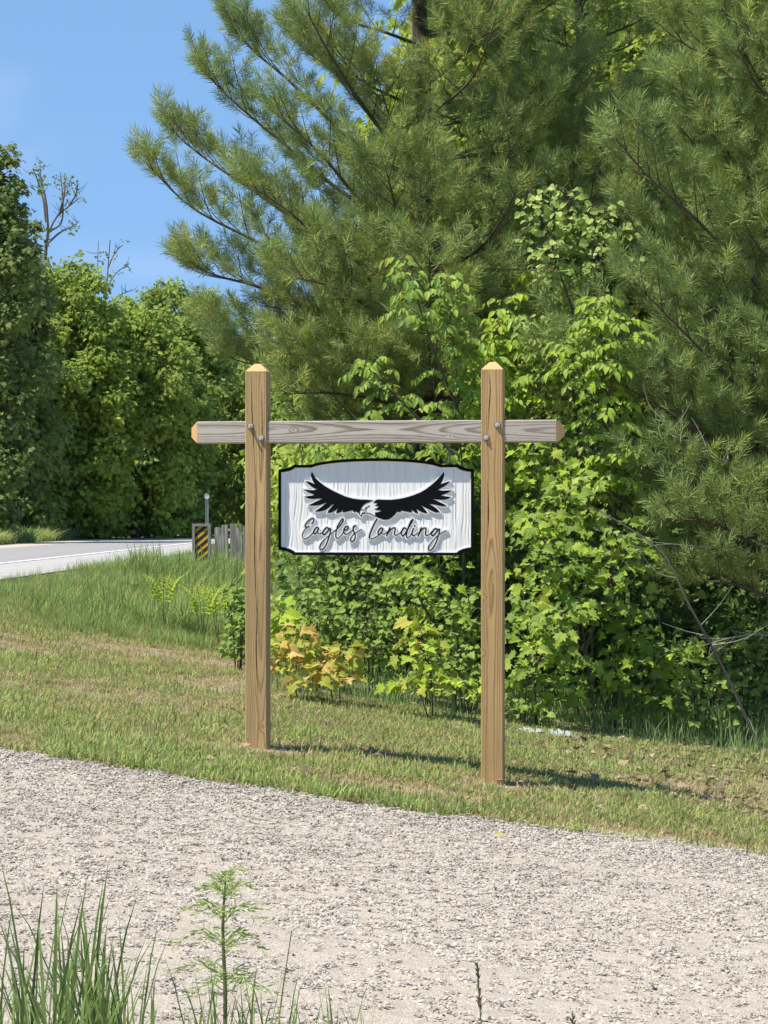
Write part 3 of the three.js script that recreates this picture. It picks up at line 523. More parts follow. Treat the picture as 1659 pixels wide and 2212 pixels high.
function pine(label, base, top, r, o) {
  const y0 = gh(base.x, base.z) - 0.1, tree = thing('pine_tree', label, 'pine tree', V(0, 0, 0), 'pines behind the sign'); srand(o.seed);
  const needles = new Copies(tufts, needleMat), trunk = new GB(), H = top.y - y0;
  const at = (y) => { const t = clamp((y - y0) / H); return V(lerp(base.x, top.x, t) + 0.05 * Math.sin(t * 9 + o.seed), y, lerp(base.z, top.z, t)); };
  const tp = []; for (let k = 0; k <= 30; k++) tp.push(at(lerp(y0, top.y, k / 30)));
  trunk.tube(tp, (t) => r * (1.15 - 1.05 * t), 12, true, 0.12); mesh('trunk', trunk.build(), pineBark, tree);
  for (const l of o.limbs ?? []) { const pts = l.map((q) => W(...q)); pts[0] = at(pts[0].y); growLimb(tree, pts, 0.03, o, needles); }
  for (let y = o.from; y < top.y - 0.3; y += o.step ?? 0.42) {
    const n = o.whorl ?? 5, a0 = rr(0, 6.28);
    for (let k = 0; k < n; k++) {
      const az = a0 + k / n * 6.283 + rr(-0.3, 0.3), u = (y - y0) / H, d = V(Math.cos(az), 0, Math.sin(az)); // +z is towards the camera
      let len = o.reach * (u < 0.3 ? lerp(0.75, 1, u / 0.3) : Math.pow(1 - (u - 0.3) / 0.72, 0.75)) * rr(0.72, 1.08) * (o.lean ? 1 + o.lean[0] * d.x + o.lean[1] * d.z : 1);
      if (o.skip && o.skip(az, y, d)) continue;
      if (o.cap) len = Math.min(len, o.cap(y, d) * rr(0.85, 1.05));
      if (len < 0.25) continue;
      const p0 = at(y + rr(-0.1, 0.1)), rise = lerp(0.0, 0.42, u) + rr(-0.08, 0.12);
      const q = [p0, p0.clone().addScaledVector(d, len * 0.35).addScaledVector(UP, len * rise * 0.22), p0.clone().addScaledVector(d, len * 0.7).addScaledVector(UP, len * rise * 0.55), p0.clone().addScaledVector(d, len).addScaledVector(UP, len * (rise + 0.12))];
      q[1].add(V(gauss(), gauss() * 0.4, gauss()).multiplyScalar(0.06 * len)); growLimb(tree, q, 0.012 + 0.008 * len, o, needles);
    }
  }
  for (const q of o.dead ?? []) { const gb = new GB(), c = curve(q.map((p) => W(...p)), 12); gb.tube(c, (t) => lerp(0.009, 0.002, t), 5); for (let k = 0; k < 9; k++) { const i = 2 + Math.floor(rnd() * 9), d = c[i + 1].clone().sub(c[i]).normalize().add(rdir().multiplyScalar(0.9)).normalize(), l = rr(0.12, 0.38); gb.tube(curve([c[i], c[i].clone().addScaledVector(d, l * 0.5).add(V(gauss(), gauss(), gauss()).multiplyScalar(0.03)), c[i].clone().addScaledVector(d, l).add(V(0, gauss() * 0.07, 0))], 5), (t) => lerp(0.005, 0.0012, t), 4); } mesh('dead_branch', gb.build(), paleTwig, tree).userData.label = 'bare grey dead branch'; }
  needles.build('needles', tree); return [tree, needles.count];
}
const pineTint = (a) => (p) => { const k = fbm(p.x * 0.8 + 3, p.y * 0.8 + p.z * 0.5, 211, 3); return [a[0] * (1 + 0.3 * k), a[1] * (1 + 0.15 * k), a[2]]; };
const DP = 23;
pine('big white pine behind the left post with long boughs reaching over the road side', W(925, 1500, DP), V(0.37, 10.5, -DP), 0.15, {
  seed: 11, from: 2.3, step: 0.40, whorl: 5, reach: 2.5, tint: pineTint([0.103, 0.132, 0.050]), yellow: 0.12,
  cap: (y, d) => (d.x < -0.2 && y > 2.2 ? 1.45 : 9),
  limbs: [
    [[915, 720, 23], [760, 640, 22.8], [560, 525, 22.5], [410, 445, 22.3], [315, 352, 22.2]], [[912, 640, 23], [760, 560, 23.2], [560, 420, 23.2], [440, 340, 23.2], [368, 280, 23.2]],
    [[910, 520, 23], [760, 430, 22.6], [600, 300, 22.6], [500, 215, 22.5], [445, 160, 22.5]], [[910, 400, 23], [780, 320, 23.4], [620, 170, 23.5], [550, 112, 23.5], [510, 72, 23.5]],
    [[915, 830, 23], [740, 700, 22.7], [560, 620, 22.4], [470, 596, 22.2], [420, 575, 22.2]], [[918, 860, 23], [760, 770, 23.3], [600, 740, 23.4], [520, 725, 23.4], [465, 712, 23.4]],
    [[915, 700, 23], [780, 620, 22.2], [640, 470, 21.8], [540, 400, 21.6]], [[915, 560, 23], [800, 460, 22.1], [690, 330, 21.7], [600, 250, 21.6]], [[912, 400, 23], [800, 250, 22.2], [720, 130, 21.8], [660, 20, 21.6]],
    [[915, 860, 23], [820, 800, 22.0], [700, 770, 21.4], [620, 765, 21.2]], [[918, 780, 23], [860, 700, 22.0], [790, 590, 21.3], [740, 520, 21.0]], [[918, 640, 23], [880, 540, 22.0], [850, 430, 21.3], [830, 350, 21.0]],
    [[920, 900, 23], [840, 870, 22.1], [720, 850, 21.5], [610, 850, 21.3]], [[918, 800, 23], [800, 730, 22.6], [680, 680, 22.3], [560, 660, 22.2]], [[918, 900, 23], [800, 840, 22.6], [680, 800, 22.4], [560, 790, 22.4], [500, 775, 22.4]], [[918, 760, 23], [820, 680, 21.8], [720, 620, 21.2], [640, 600, 21.0]], [[918, 880, 23], [860, 830, 21.8], [800, 790, 21.2], [740, 780, 20.9]],
  ],
  skip: (az, y, d) => (d.x < -0.55 && y < 6.8 && rnd() < 0.4) || (d.z < -0.2 && rnd() < 0.55),
});
pine('slim white pine behind the right post with its trunk half hidden', W(1290, 1500, 25.5), V(2.15, 10.2, -25.5), 0.13, {
  seed: 23, from: 4.3, step: 0.46, whorl: 5, reach: 1.7, tint: pineTint([0.096, 0.132, 0.054]), yellow: 0.06, lean: [0.1, 0.15],
  limbs: [[[1285, 480, 25.5], [1200, 400, 24.8], [1130, 310, 24.3], [1090, 230, 24]], [[1290, 350, 25.5], [1190, 250, 24.8], [1120, 150, 24.4], [1080, 60, 24.2]], [[1300, 900, 25.5], [1240, 850, 24.4], [1200, 800, 23.6], [1180, 770, 23.2]]],
});
pine('leafy white pine at the wood edge with bare dead twigs and a few orange needles', W(1745, 1560, 20.6), V(3.75, 10.8, -20.4), 0.14, {
  seed: 37, from: 1.35, step: 0.38, whorl: 5, reach: 2.1, cap: (y, d) => (d.x < -0.25 ? 1.3 : 9), tint: (p) => { const k = fbm(p.x * 0.8 + 3, p.y * 0.8, 215, 3), dying = Math.exp(-((p.distanceTo(W(1570, 1262, 19.4)) / 0.42) ** 2)) * sstep(-0.2, 0.3, noise(p.x * 4, p.y * 4, 5)); /* browning needles on one bough */ return [0.103 * (1 + 0.2 * k) + 0.055 * dying, 0.134 * (1 + 0.12 * k) + 0.008 * dying, 0.050 - 0.010 * dying]; }, yellow: 0.12,
  limbs: [
    [[1740, 800, 20.5], [1640, 620, 20.2], [1500, 470, 20.0], [1400, 380, 19.9], [1330, 300, 19.8]], [[1740, 600, 20.5], [1650, 430, 20.3], [1540, 290, 20.2], [1450, 180, 20.1]], [[1740, 980, 20.5], [1620, 860, 20.0], [1480, 720, 19.7], [1370, 610, 19.6]],
    [[1740, 1100, 20.5], [1600, 1000, 20.0], [1460, 900, 19.7], [1340, 830, 19.6]], [[1740, 1200, 20.5], [1600, 1120, 19.8], [1480, 1040, 19.5], [1390, 1010, 19.4]], [[1740, 1330, 20.5], [1660, 1290, 19.6], [1580, 1260, 19.4], [1500, 1255, 19.3]],
    [[1740, 460, 20.5], [1680, 260, 20.2], [1600, 100, 20], [1540, -20, 20]], [[1740, 1180, 20.5], [1640, 1180, 19.6], [1540, 1130, 19.3], [1440, 1120, 19.2]], [[1740, 960, 20.5], [1560, 960, 20.1], [1420, 830, 20.0], [1290, 760, 20.0], [1200, 770, 19.9]],
    [[1740, 700, 20.5], [1600, 640, 20.6], [1440, 560, 20.7], [1350, 470, 20.8]],
  ],
  dead: [[[1700, 1100, 20.4], [1600, 1070, 19.6], [1520, 1010, 19.3], [1450, 930, 19.2], [1420, 880, 19.2]], [[1720, 1010, 20.4], [1610, 1010, 19.4], [1530, 980, 19.2], [1480, 940, 19.1]], [[1720, 1240, 20.4], [1600, 1190, 19.5], [1500, 1180, 19.2], [1400, 1170, 19.1]], [[1740, 1400, 20.4], [1640, 1370, 19.5], [1570, 1380, 19.2], [1500, 1400, 19.1]]],
});

/* ------------------------------------------------------------------ saplings and shrubs whose leaves can be told apart */
const tones = (list, th, coat) => list.map((c) => leafMat(lin(c[0] * 2.3, c[1] * 2.1, c[2] * 1.8), th, coat));
const T_MAPLE = tones([[0.105, 0.170, 0.028], [0.135, 0.205, 0.032], [0.085, 0.145, 0.028], [0.175, 0.235, 0.035], [0.12, 0.19, 0.04]], 0.42, 0.2);
const T_YELLOW = tones([[0.21, 0.235, 0.040], [0.26, 0.25, 0.055], [0.28, 0.21, 0.065], [0.165, 0.215, 0.038], [0.29, 0.245, 0.09]], 0.4, 0.15);
const T_CHERRY = tones([[0.110, 0.190, 0.035], [0.145, 0.225, 0.040], [0.085, 0.150, 0.032], [0.175, 0.240, 0.045]], 0.42, 0.3);
const T_ASPEN = tones([[0.135, 0.200, 0.052], [0.170, 0.235, 0.065], [0.120, 0.185, 0.048], [0.20, 0.265, 0.08]], 0.38, 0.45);
const T_SHRUB = tones([[0.105, 0.170, 0.034], [0.120, 0.188, 0.038], [0.100, 0.165, 0.036], [0.140, 0.205, 0.042]], 0.38, 0.25);
const T_LIME = tones([[0.22, 0.31, 0.035], [0.27, 0.34, 0.045], [0.18, 0.27, 0.03]], 0.45, 0.15);
let leafMeshes = 0;
function sapling(name, label, category, group, o) {
  srand(o.seed); const stems = o.stems.map((s) => s.map((q) => W(...q))), b = stems[0][0]; b.y = gh(b.x, b.z) - 0.03; for (const s of stems.slice(1)) if (s.root !== false && o.rooted) s[0].y = gh(s[0].x, s[0].z) - 0.03;
  const t = thing(name, label, category, V(b.x, gh(b.x, b.z), b.z), group), off = t.position.clone().negate(), leaves = [];
  const put = (p, d, n, k) => leaves.push([frame(p.clone().add(off), d, n, k * rr(0.75, 1.2)), p.z]);
  for (const s of stems) {
    const c = curve(s, 16), L = c.reduce((a, p, i) => a + (i ? p.distanceTo(c[i - 1]) : 0), 0), gb = new GB(), r0 = o.r ?? 0.012;
    gb.tube(c.map((p) => p.clone().add(off)), (t) => lerp(r0, 0.003, t), 6);
    const twigs = new GB(), n = Math.round(L * (o.perM ?? 9));
    for (let i = 0; i < n; i++) {
      const tt = lerp(o.bare ?? 0.2, 1, (i + rnd()) / n), f = Math.min(15.99, tt * 16), i0 = Math.floor(f), p = c[i0].clone().lerp(c[i0 + 1], f - i0), tan = c[i0 + 1].clone().sub(c[i0]).normalize();
      const az = i * 2.4 + rr(-0.5, 0.5), h = V(Math.cos(az), 0, Math.sin(az)), len = (o.twig ?? 0.4) * lerp(1, 0.35, tt * tt) * rr(0.6, 1.2);
      const d = h.multiplyScalar(1).addScaledVector(tan, rr(0.3, 0.9)).normalize(), e = [p, p.clone().addScaledVector(d, len * 0.55).addScaledVector(UP, len * 0.06), p.clone().addScaledVector(d, len).addScaledVector(UP, -len * (o.arch ?? 0.15))];
      const cc = curve(e, 6); twigs.tube(cc.map((q) => q.clone().add(off)), (t) => lerp(0.0035, 0.0012, t), 4, false);
      const m = Math.max(3, Math.round(len / (o.gap ?? 0.07)));
      for (let k = 0; k < m; k++) {
        const s2 = lerp(0.2, 1, k / (m - 1)), g = Math.min(5.99, s2 * 6), j = Math.floor(g), pp = cc[j].clone().lerp(cc[j + 1], g - j), td = cc[j + 1].clone().sub(cc[j]).normalize(), sd = td.clone().cross(UP).normalize();
        for (const q of k === m - 1 ? [0] : o.pair ? [-1, 1] : [k % 2 ? 1 : -1]) {
          const ld = td.clone().multiplyScalar(q ? 0.5 : 1).addScaledVector(sd, q).addScaledVector(UP, -(o.hang ?? 0.3) * rr(0.5, 1.4)).normalize();
          const nn = UP.clone().multiplyScalar(0.65).add(V(-0.25, 0, o.face ?? 0.75)).add(rdir().multiplyScalar(o.mess ?? 0.5));
          put(pp.clone().addScaledVector(ld, (o.petiole ?? 0.02) * rr(0.5, 1.4)), ld, nn, o.size * lerp(0.6, 1.15, Math.pow(rnd(), 0.7)));
        }
      }
    }
    mesh('stem', gb.build(), o.stemMat ?? twigBark, t); if (twigs.p.length) mesh('twigs', twigs.build(), o.twigMat ?? greenTwig, t);
  }
  leaves.sort((a, b) => b[1] - a[1]);
  const cap = o.cap ?? 300, rest = new Copies(o.shapes, plantMat);
  leaves.forEach(([m, z], i) => {
    const k = Math.floor(Math.pow(rnd(), 1.2) * o.tones.length), g = Math.floor(rnd() * o.shapes.length);
    if (i < cap) { const l = mesh('leaf', o.shapes[g], o.tones[k], t); l.matrixAutoUpdate = true; m.decompose(l.position, l.quaternion, l.scale); leafMeshes++; }
    else { const q = o.tones[k].color; rest.add(m, lin(q.r / 2.3, q.g / 2.1, q.b / 1.8), g); }
  });
  rest.build('leaves', t);
  return t;
}
const EDGE = 'saplings and shrubs along the wood edge';
const sp = (name, label, cat, o) => sapling(name, label, cat, EDGE, o);
// maple seedlings with yellow and orange new leaves between the posts
const yel = { shapes: maple, tones: T_YELLOW, size: 0.115, pair: true, face: 0.3, mess: 0.65, twig: 0.20, perM: 13, gap: 0.10, hang: 0.35, arch: 0.1, bare: 0.35, r: 0.006, petiole: 0.05, stemMat: greenTwig };
sp('maple_seedling', 'yellow maple seedling with a few orange leaves right beside the cracked post', 'seedling', { ...yel, seed: 41, stems: [[[640, 1505, 18.6], [640, 1430, 18.6], [650, 1352, 18.6]], [[630, 1505, 18.5], [618, 1440, 18.5], [606, 1385, 18.5]]], rooted: true, tones: [T_YELLOW[0], T_YELLOW[1], T_YELLOW[3], T_YELLOW[4], T_YELLOW[2]] });
sp('maple_seedling', 'broad pale yellow maple seedling in the grass under the board', 'seedling', { ...yel, seed: 43, perM: 15, stems: [[[735, 1500, 18.6], [735, 1450, 18.6], [745, 1395, 18.6]], [[720, 1500, 18.4], [712, 1465, 18.4], [700, 1430, 18.4]], [[700, 1500, 18.3], [680, 1480, 18.3], [655, 1462, 18.3]]], rooted: true });
sp('maple_seedling', 'green-yellow maple seedling on a thin dark stem before the knotty post', 'seedling', { ...yel, seed: 47, twig: 0.24, perM: 16, stems: [[[935, 1545, 18.4], [930, 1450, 18.4], [905, 1345, 18.4]], [[930, 1545, 18.3], [900, 1490, 18.3], [870, 1470, 18.3]]], rooted: true, tones: [T_YELLOW[3], T_LIME[0], T_YELLOW[0], T_YELLOW[1], T_LIME[2]], stemMat: twigBark });
sp('maple_seedling', 'small bright green maple seedling at the foot of the knotty post', 'seedling', { ...yel, seed: 53, size: 0.085, stems: [[[1000, 1530, 18.2], [1002, 1490, 18.2], [1005, 1470, 18.2]]], tones: T_LIME });
sp('maple_seedling', 'lime green seedling hugging the back of the cracked post', 'seedling', { ...yel, seed: 59, size: 0.10, perM: 18, stems: [[[600, 1500, 19.4], [602, 1400, 19.4], [600, 1290, 19.4]], [[612, 1500, 19.2], [618, 1390, 19.2], [612, 1320, 19.2]]], rooted: true, tones: [T_LIME[0], T_LIME[2], T_YELLOW[3]] });
// the maple saplings right of the knotty post
const map1 = { shapes: maple, tones: [...T_MAPLE, T_LIME[2]], size: 0.098, pair: true, twig: 0.54, perM: 17, gap: 0.085, hang: 0.35, arch: 0.18, bare: 0.12, r: 0.016, petiole: 0.05, mess: 0.45 };
sp('maple_sapling', 'tallest bushy maple sapling with a thin dark trunk right of the knotty post', 'sapling', { ...map1, seed: 61, stems: [[[1285, 1590, 19.4], [1265, 1400, 19.4], [1235, 1200, 19.4], [1215, 1040, 19.3]], [[1265, 1400, 19.4], [1320, 1250, 19.2], [1350, 1130, 19.1]], [[1250, 1300, 19.4], [1190, 1200, 19.1], [1150, 1110, 19.0]]] });
sp('maple_sapling', 'low leafy maple sapling between the knotty post and the taller maple', 'sapling', { ...map1, seed: 67, size: 0.10, twig: 0.4, stems: [[[1160, 1575, 18.9], [1150, 1450, 18.9], [1130, 1280, 18.9]], [[1150, 1450, 18.9], [1190, 1380, 18.7], [1215, 1320, 18.7]]] });
sp('maple_sapling', 'spreading light green maple sapling below the dead pine twigs', 'sapling', { ...map1, seed: 71, size: 0.10, twig: 0.42, stems: [[[1390, 1600, 19.6], [1385, 1480, 19.5], [1365, 1330, 19.4]], [[1385, 1480, 19.5], [1430, 1420, 19.3], [1460, 1390, 19.3]]] });
sp('maple_sapling', 'shaded young maple behind the lower edge of the board', 'sapling', { ...map1, seed: 73, size: 0.10, twig: 0.42, stems: [[[985, 1540, 19.6], [975, 1400, 19.6], [955, 1250, 19.6], [930, 1150, 19.6]], [[975, 1400, 19.6], [910, 1300, 19.4], [880, 1225, 19.4]]] });
sp('maple_sapling', 'young maple with big bright leaves at the right end of the crossbeam', 'sapling', { ...map1, seed: 79, size: 0.105, twig: 0.45, tones: [T_MAPLE[1], T_MAPLE[3], T_LIME[2], T_MAPLE[0]], stems: [[[1180, 1590, 20.2], [1175, 1300, 20.1], [1165, 1100, 20.0], [1150, 930, 19.9]], [[1170, 1200, 20.1], [1230, 1080, 19.8], [1270, 990, 19.7]]] });
// cherry-like stems with hanging oval leaves
const ch = { shapes: oval, tones: T_CHERRY, size: 0.088, twig: 0.46, perM: 13, gap: 0.045, hang: 0.95, arch: 0.30, bare: 0.35, r: 0.014, petiole: 0.012, mess: 0.55, twigMat: twigBark, pair: true };
sp('cherry_sapling', 'tall cherry sapling with drooping oval leaves rising behind the board', 'sapling', { ...ch, seed: 83, stems: [[[1000, 1540, 20.2], [1000, 1100, 20.1], [985, 800, 20.0], [962, 590, 19.9]], [[995, 900, 20.0], [930, 740, 19.9], [900, 640, 19.8], [868, 555, 19.8]], [[998, 1000, 20.0], [900, 900, 19.8], [830, 830, 19.7], [790, 780, 19.7]]] });
sp('cherry_sapling', 'dense cherry sapling with fresh light leaves above the knotty post', 'sapling', { ...ch, seed: 89, size: 0.086, hang: 0.7, perM: 17, tones: [T_CHERRY[1], T_CHERRY[3], T_LIME[2], T_LIME[0]], stems: [[[1090, 1560, 20.6], [1085, 1100, 20.5], [1080, 850, 20.4], [1075, 690, 20.3]], [[1085, 1000, 20.5], [1150, 860, 20.2], [1190, 740, 20.1]], [[1085, 1000, 20.5], [1040, 880, 20.2], [1010, 760, 20.1]], [[1085, 900, 20.5], [1115, 780, 20.3], [1090, 640, 20.3]]] });
sp('cherry_sapling', 'short cherry bush with hanging leaves peeking between beam and board', 'sapling', { ...ch, seed: 97, stems: [[[860, 1530, 20.8], [850, 1200, 20.7], [840, 1000, 20.6], [800, 900, 20.5]], [[845, 1100, 20.7], [760, 1000, 20.5], [690, 960, 20.4]], [[845, 1150, 20.7], [930, 1040, 20.5], [960, 960, 20.4]]] });
// aspen-like stems with round pale leaves
const asp = { shapes: round, tones: T_ASPEN, size: 0.068, twig: 0.40, perM: 21, gap: 0.042, hang: 0.7, arch: 0.1, bare: 0.3, r: 0.013, petiole: 0.03, mess: 0.8, twigMat: twigBark };
sp('aspen_sapling', 'aspen with small pale round leaves in the gap between two pines', 'sapling', { ...asp, seed: 101, stems: [[[1280, 1580, 20.4], [1275, 1000, 20.3], [1255, 640, 20.2], [1225, 410, 20.1]], [[1270, 760, 20.2], [1200, 560, 20.0], [1165, 420, 19.9]], [[1260, 700, 20.2], [1300, 560, 20.0], [1305, 450, 19.9]]] });
sp('aspen_sapling', 'aspen with hanging grey-green leaves just above the crossbeam end', 'sapling', { ...asp, seed: 103, size: 0.075, shapes: oval, hang: 0.9, stems: [[[1250, 1580, 20.2], [1245, 1000, 20.1], [1235, 820, 20.0], [1200, 680, 19.9]], [[1240, 900, 20.1], [1290, 790, 19.9], [1310, 710, 19.8]], [[1240, 850, 20.0], [1175, 750, 19.8], [1150, 690, 19.7]]] });
sp('cherry_sapling', 'slender sunlit cherry sapling climbing between the aspen and the pine with dead twigs', 'sapling', { ...ch, seed: 157, size: 0.085, hang: 0.7, perM: 15, tones: [T_CHERRY[1], T_CHERRY[3], T_LIME[2]], stems: [[[1330, 1590, 19.7], [1325, 1100, 19.6], [1310, 850, 19.5], [1290, 640, 19.4]], [[1320, 950, 19.6], [1260, 820, 19.4], [1215, 740, 19.3]], [[1312, 860, 19.5], [1340, 760, 19.4], [1345, 680, 19.4]]] });
sp('aspen_sapling', 'round-leaved sucker tangled with the dead pine twigs', 'sapling', { ...asp, seed: 107, size: 0.07, stems: [[[1440, 1600, 20.0], [1420, 1300, 19.9], [1390, 1080, 19.8], [1340, 960, 19.7]], [[1400, 1150, 19.8], [1320, 1060, 19.6], [1270, 1030, 19.6]]] });
// round-leaved shrubs under the board and by the posts
const dk = { shapes: round, tones: T_SHRUB, size: 0.062, twig: 0.34, perM: 16, gap: 0.05, hang: 0.5, arch: 0.1, bare: 0.08, r: 0.007, petiole: 0.02, mess: 0.8 };
const bush = (cx, base, D, list) => list.map(([x, y, d = 0]) => [[cx + (x - cx) * 0.25, base, D], [cx + (x - cx) * 0.6, lerp(base, y, 0.55), D + d * 0.5], [x, y, D + d]]);
sp('shrub', 'small round-leaved shrub in the tall grass touching the cracked post', 'shrub', { ...dk, seed: 109, rooted: true, twig: 0.13, gap: 0.035, perM: 26, stems: bush(515, 1400, 21.0, [[492, 1285], [512, 1265], [535, 1275], [525, 1320, -0.3]]) });
sp('shrub', 'dense green shrub filling the space under the board by the cracked post', 'shrub', { ...dk, seed: 113, rooted: true, tones: [T_SHRUB[0], T_SHRUB[1], T_SHRUB[3], T_MAPLE[2]], stems: bush(680, 1480, 20.2, [[640, 1210], [690, 1190], [735, 1210], [665, 1280, -0.4], [715, 1290, -0.4]]) });
sp('shrub', 'rounded green shrub under the middle of the board', 'shrub', { ...dk, seed: 127, rooted: true, stems: bush(800, 1490, 20.0, [[770, 1210], [815, 1190], [850, 1220], [790, 1300, -0.5], [840, 1330, -0.5]]) });
sp('shrub', 'green shrub in front of the dark trunk beside the knotty post', 'shrub', { ...dk, seed: 131, rooted: true, tones: [T_SHRUB[1], T_SHRUB[3], T_MAPLE[0]], stems: bush(1010, 1530, 19.2, [[970, 1290], [1015, 1280], [1035, 1340], [985, 1400, -0.3]]) });
sp('shrub', 'low leafy shrub right beside the white scraps', 'shrub', { ...dk, seed: 137, rooted: true, tones: [T_SHRUB[1], T_MAPLE[0], T_SHRUB[3]], stems: bush(1130, 1575, 18.9, [[1100, 1470], [1140, 1440], [1170, 1470], [1120, 1510, -0.2]]) });
sp('shrub', 'shady shrub beneath the leaning dead stem', 'shrub', { ...dk, seed: 139, rooted: true, tones: [T_SHRUB[1], T_MAPLE[0], T_ASPEN[0]], stems: bush(1520, 1610, 19.6, [[1480, 1400], [1530, 1430], [1570, 1380], [1500, 1480, -0.3]]) });
sp('shrub', 'round-leaved shrub behind the sign boards lower corner next to the knotty post', 'shrub', { ...dk, seed: 149, rooted: true, tones: [T_ASPEN[0], T_SHRUB[3], T_ASPEN[2]], stems: bush(930, 1510, 19.9, [[890, 1300], [930, 1270], [965, 1300], [905, 1380, -0.3]]) });
sp('shrub', 'mixed leafy shrub under the orange pine needles', 'shrub', { ...dk, seed: 151, rooted: true, tones: [T_SHRUB[0], T_SHRUB[1], T_ASPEN[2]], stems: bush(1620, 1620, 20.2, [[1590, 1340], [1640, 1320], [1680, 1360], [1610, 1440, -0.2]]) });

// bracken in the tall grass
function fern(label, X, Y, D, sd) {
  srand(sd); const b = W(X, Y, D); b.y = gh(b.x, b.z); const t = thing('fern', label, 'fern', b, 'ferns in the tall grass');
  for (let k = 0; k < 4; k++) {
    const az = k * 1.7 + rr(-0.3, 0.3), h = V(Math.cos(az), 0, Math.sin(az)), c = curve([V(0, 0, 0), h.clone().multiplyScalar(0.06).add(V(0, 0.34, 0)), h.clone().multiplyScalar(0.14).add(V(0, 0.55, 0)), h.clone().multiplyScalar(0.26).add(V(0, 0.66, 0))], 14), gb = new GB(), st = new GB();
    st.tube(c, (q) => lerp(0.004, 0.001, q), 4);
    for (let i = 5; i <= 14; i++) { const tan = c[i].clone().sub(c[i - 1]).normalize(), sd2 = tan.clone().cross(UP).normalize(), l = 0.13 * (1.05 - (i - 5) / 10); for (const s of [-1, 1]) for (let j = 0; j < 4; j++) { const d = sd2.clone().multiplyScalar(s).addScaledVector(tan, 0.4).normalize(); bakeLeaf(gb, diamond, frame(c[i].clone().addScaledVector(d, l * j / 4), d.clone().addScaledVector(tan, j % 2 ? 0.7 : -0.5), UP.clone().add(rdir().multiplyScalar(0.2)), l * 0.42)); } }
    mesh('stalk', st.build(), greenTwig, t); mesh('frond', gb.build(), T_LIME[k % 3], t);
  }
}
fern('bright bracken fern alone amid the tall grass', 352, 1300, 24.5, 161); fern('large bright bracken fern beside the small round-leaved shrub', 438, 1310, 23.5, 163); fern('bracken fern between the striped board and the small round-leaved shrub', 470, 1285, 24.0, 167);

/* ------------------------------------------------------------------ leaning dead stem */
{
  srand(171); const b = W(1650, 1600, 19.0); b.y = gh(b.x, b.z) - 0.03; const t = thing('dead_sapling', 'thin bare dead sapling leaning across the undergrowth', 'dead sapling', b); const o = b.clone().negate();
  const c = curve([b, W(1560, 1440, 18.9), W(1490, 1310, 18.8), W(1430, 1195, 18.8), W(1340, 1130, 18.8), W(1270, 1090, 18.8)], 30).map((p) => p.clone().add(o)), gb = new GB(); gb.tube(c, (q) => lerp(0.014, 0.003, q), 7, true, 0.25); mesh('stem', gb.build(), std({ color: lin(0.14, 0.115, 0.09), roughness: 1 }), t);
  for (const [i, dx, dy, dz, l] of [[8, 0.9, 0.3, 0.5, 0.5], [9, -1, 0.15, 0.2, 0.4], [10, 0.7, 0.9, 0.3, 0.35], [15, -0.9, 0.5, 0.2, 0.45], [20, -1, 0.1, 0.3, 0.5]]) { const d = V(dx, dy, dz).normalize(), g = new GB(); g.tube(curve([c[i], c[i].clone().addScaledVector(d, l * 0.5).add(V(0.02, 0.04 * gauss(), 0.02)), c[i].clone().addScaledVector(d, l).add(V(0.05 * gauss(), 0.05, 0))], 8), (q) => lerp(0.0045, 0.0012, q), 5); mesh('twig', g.build(), paleTwig, t); }
}

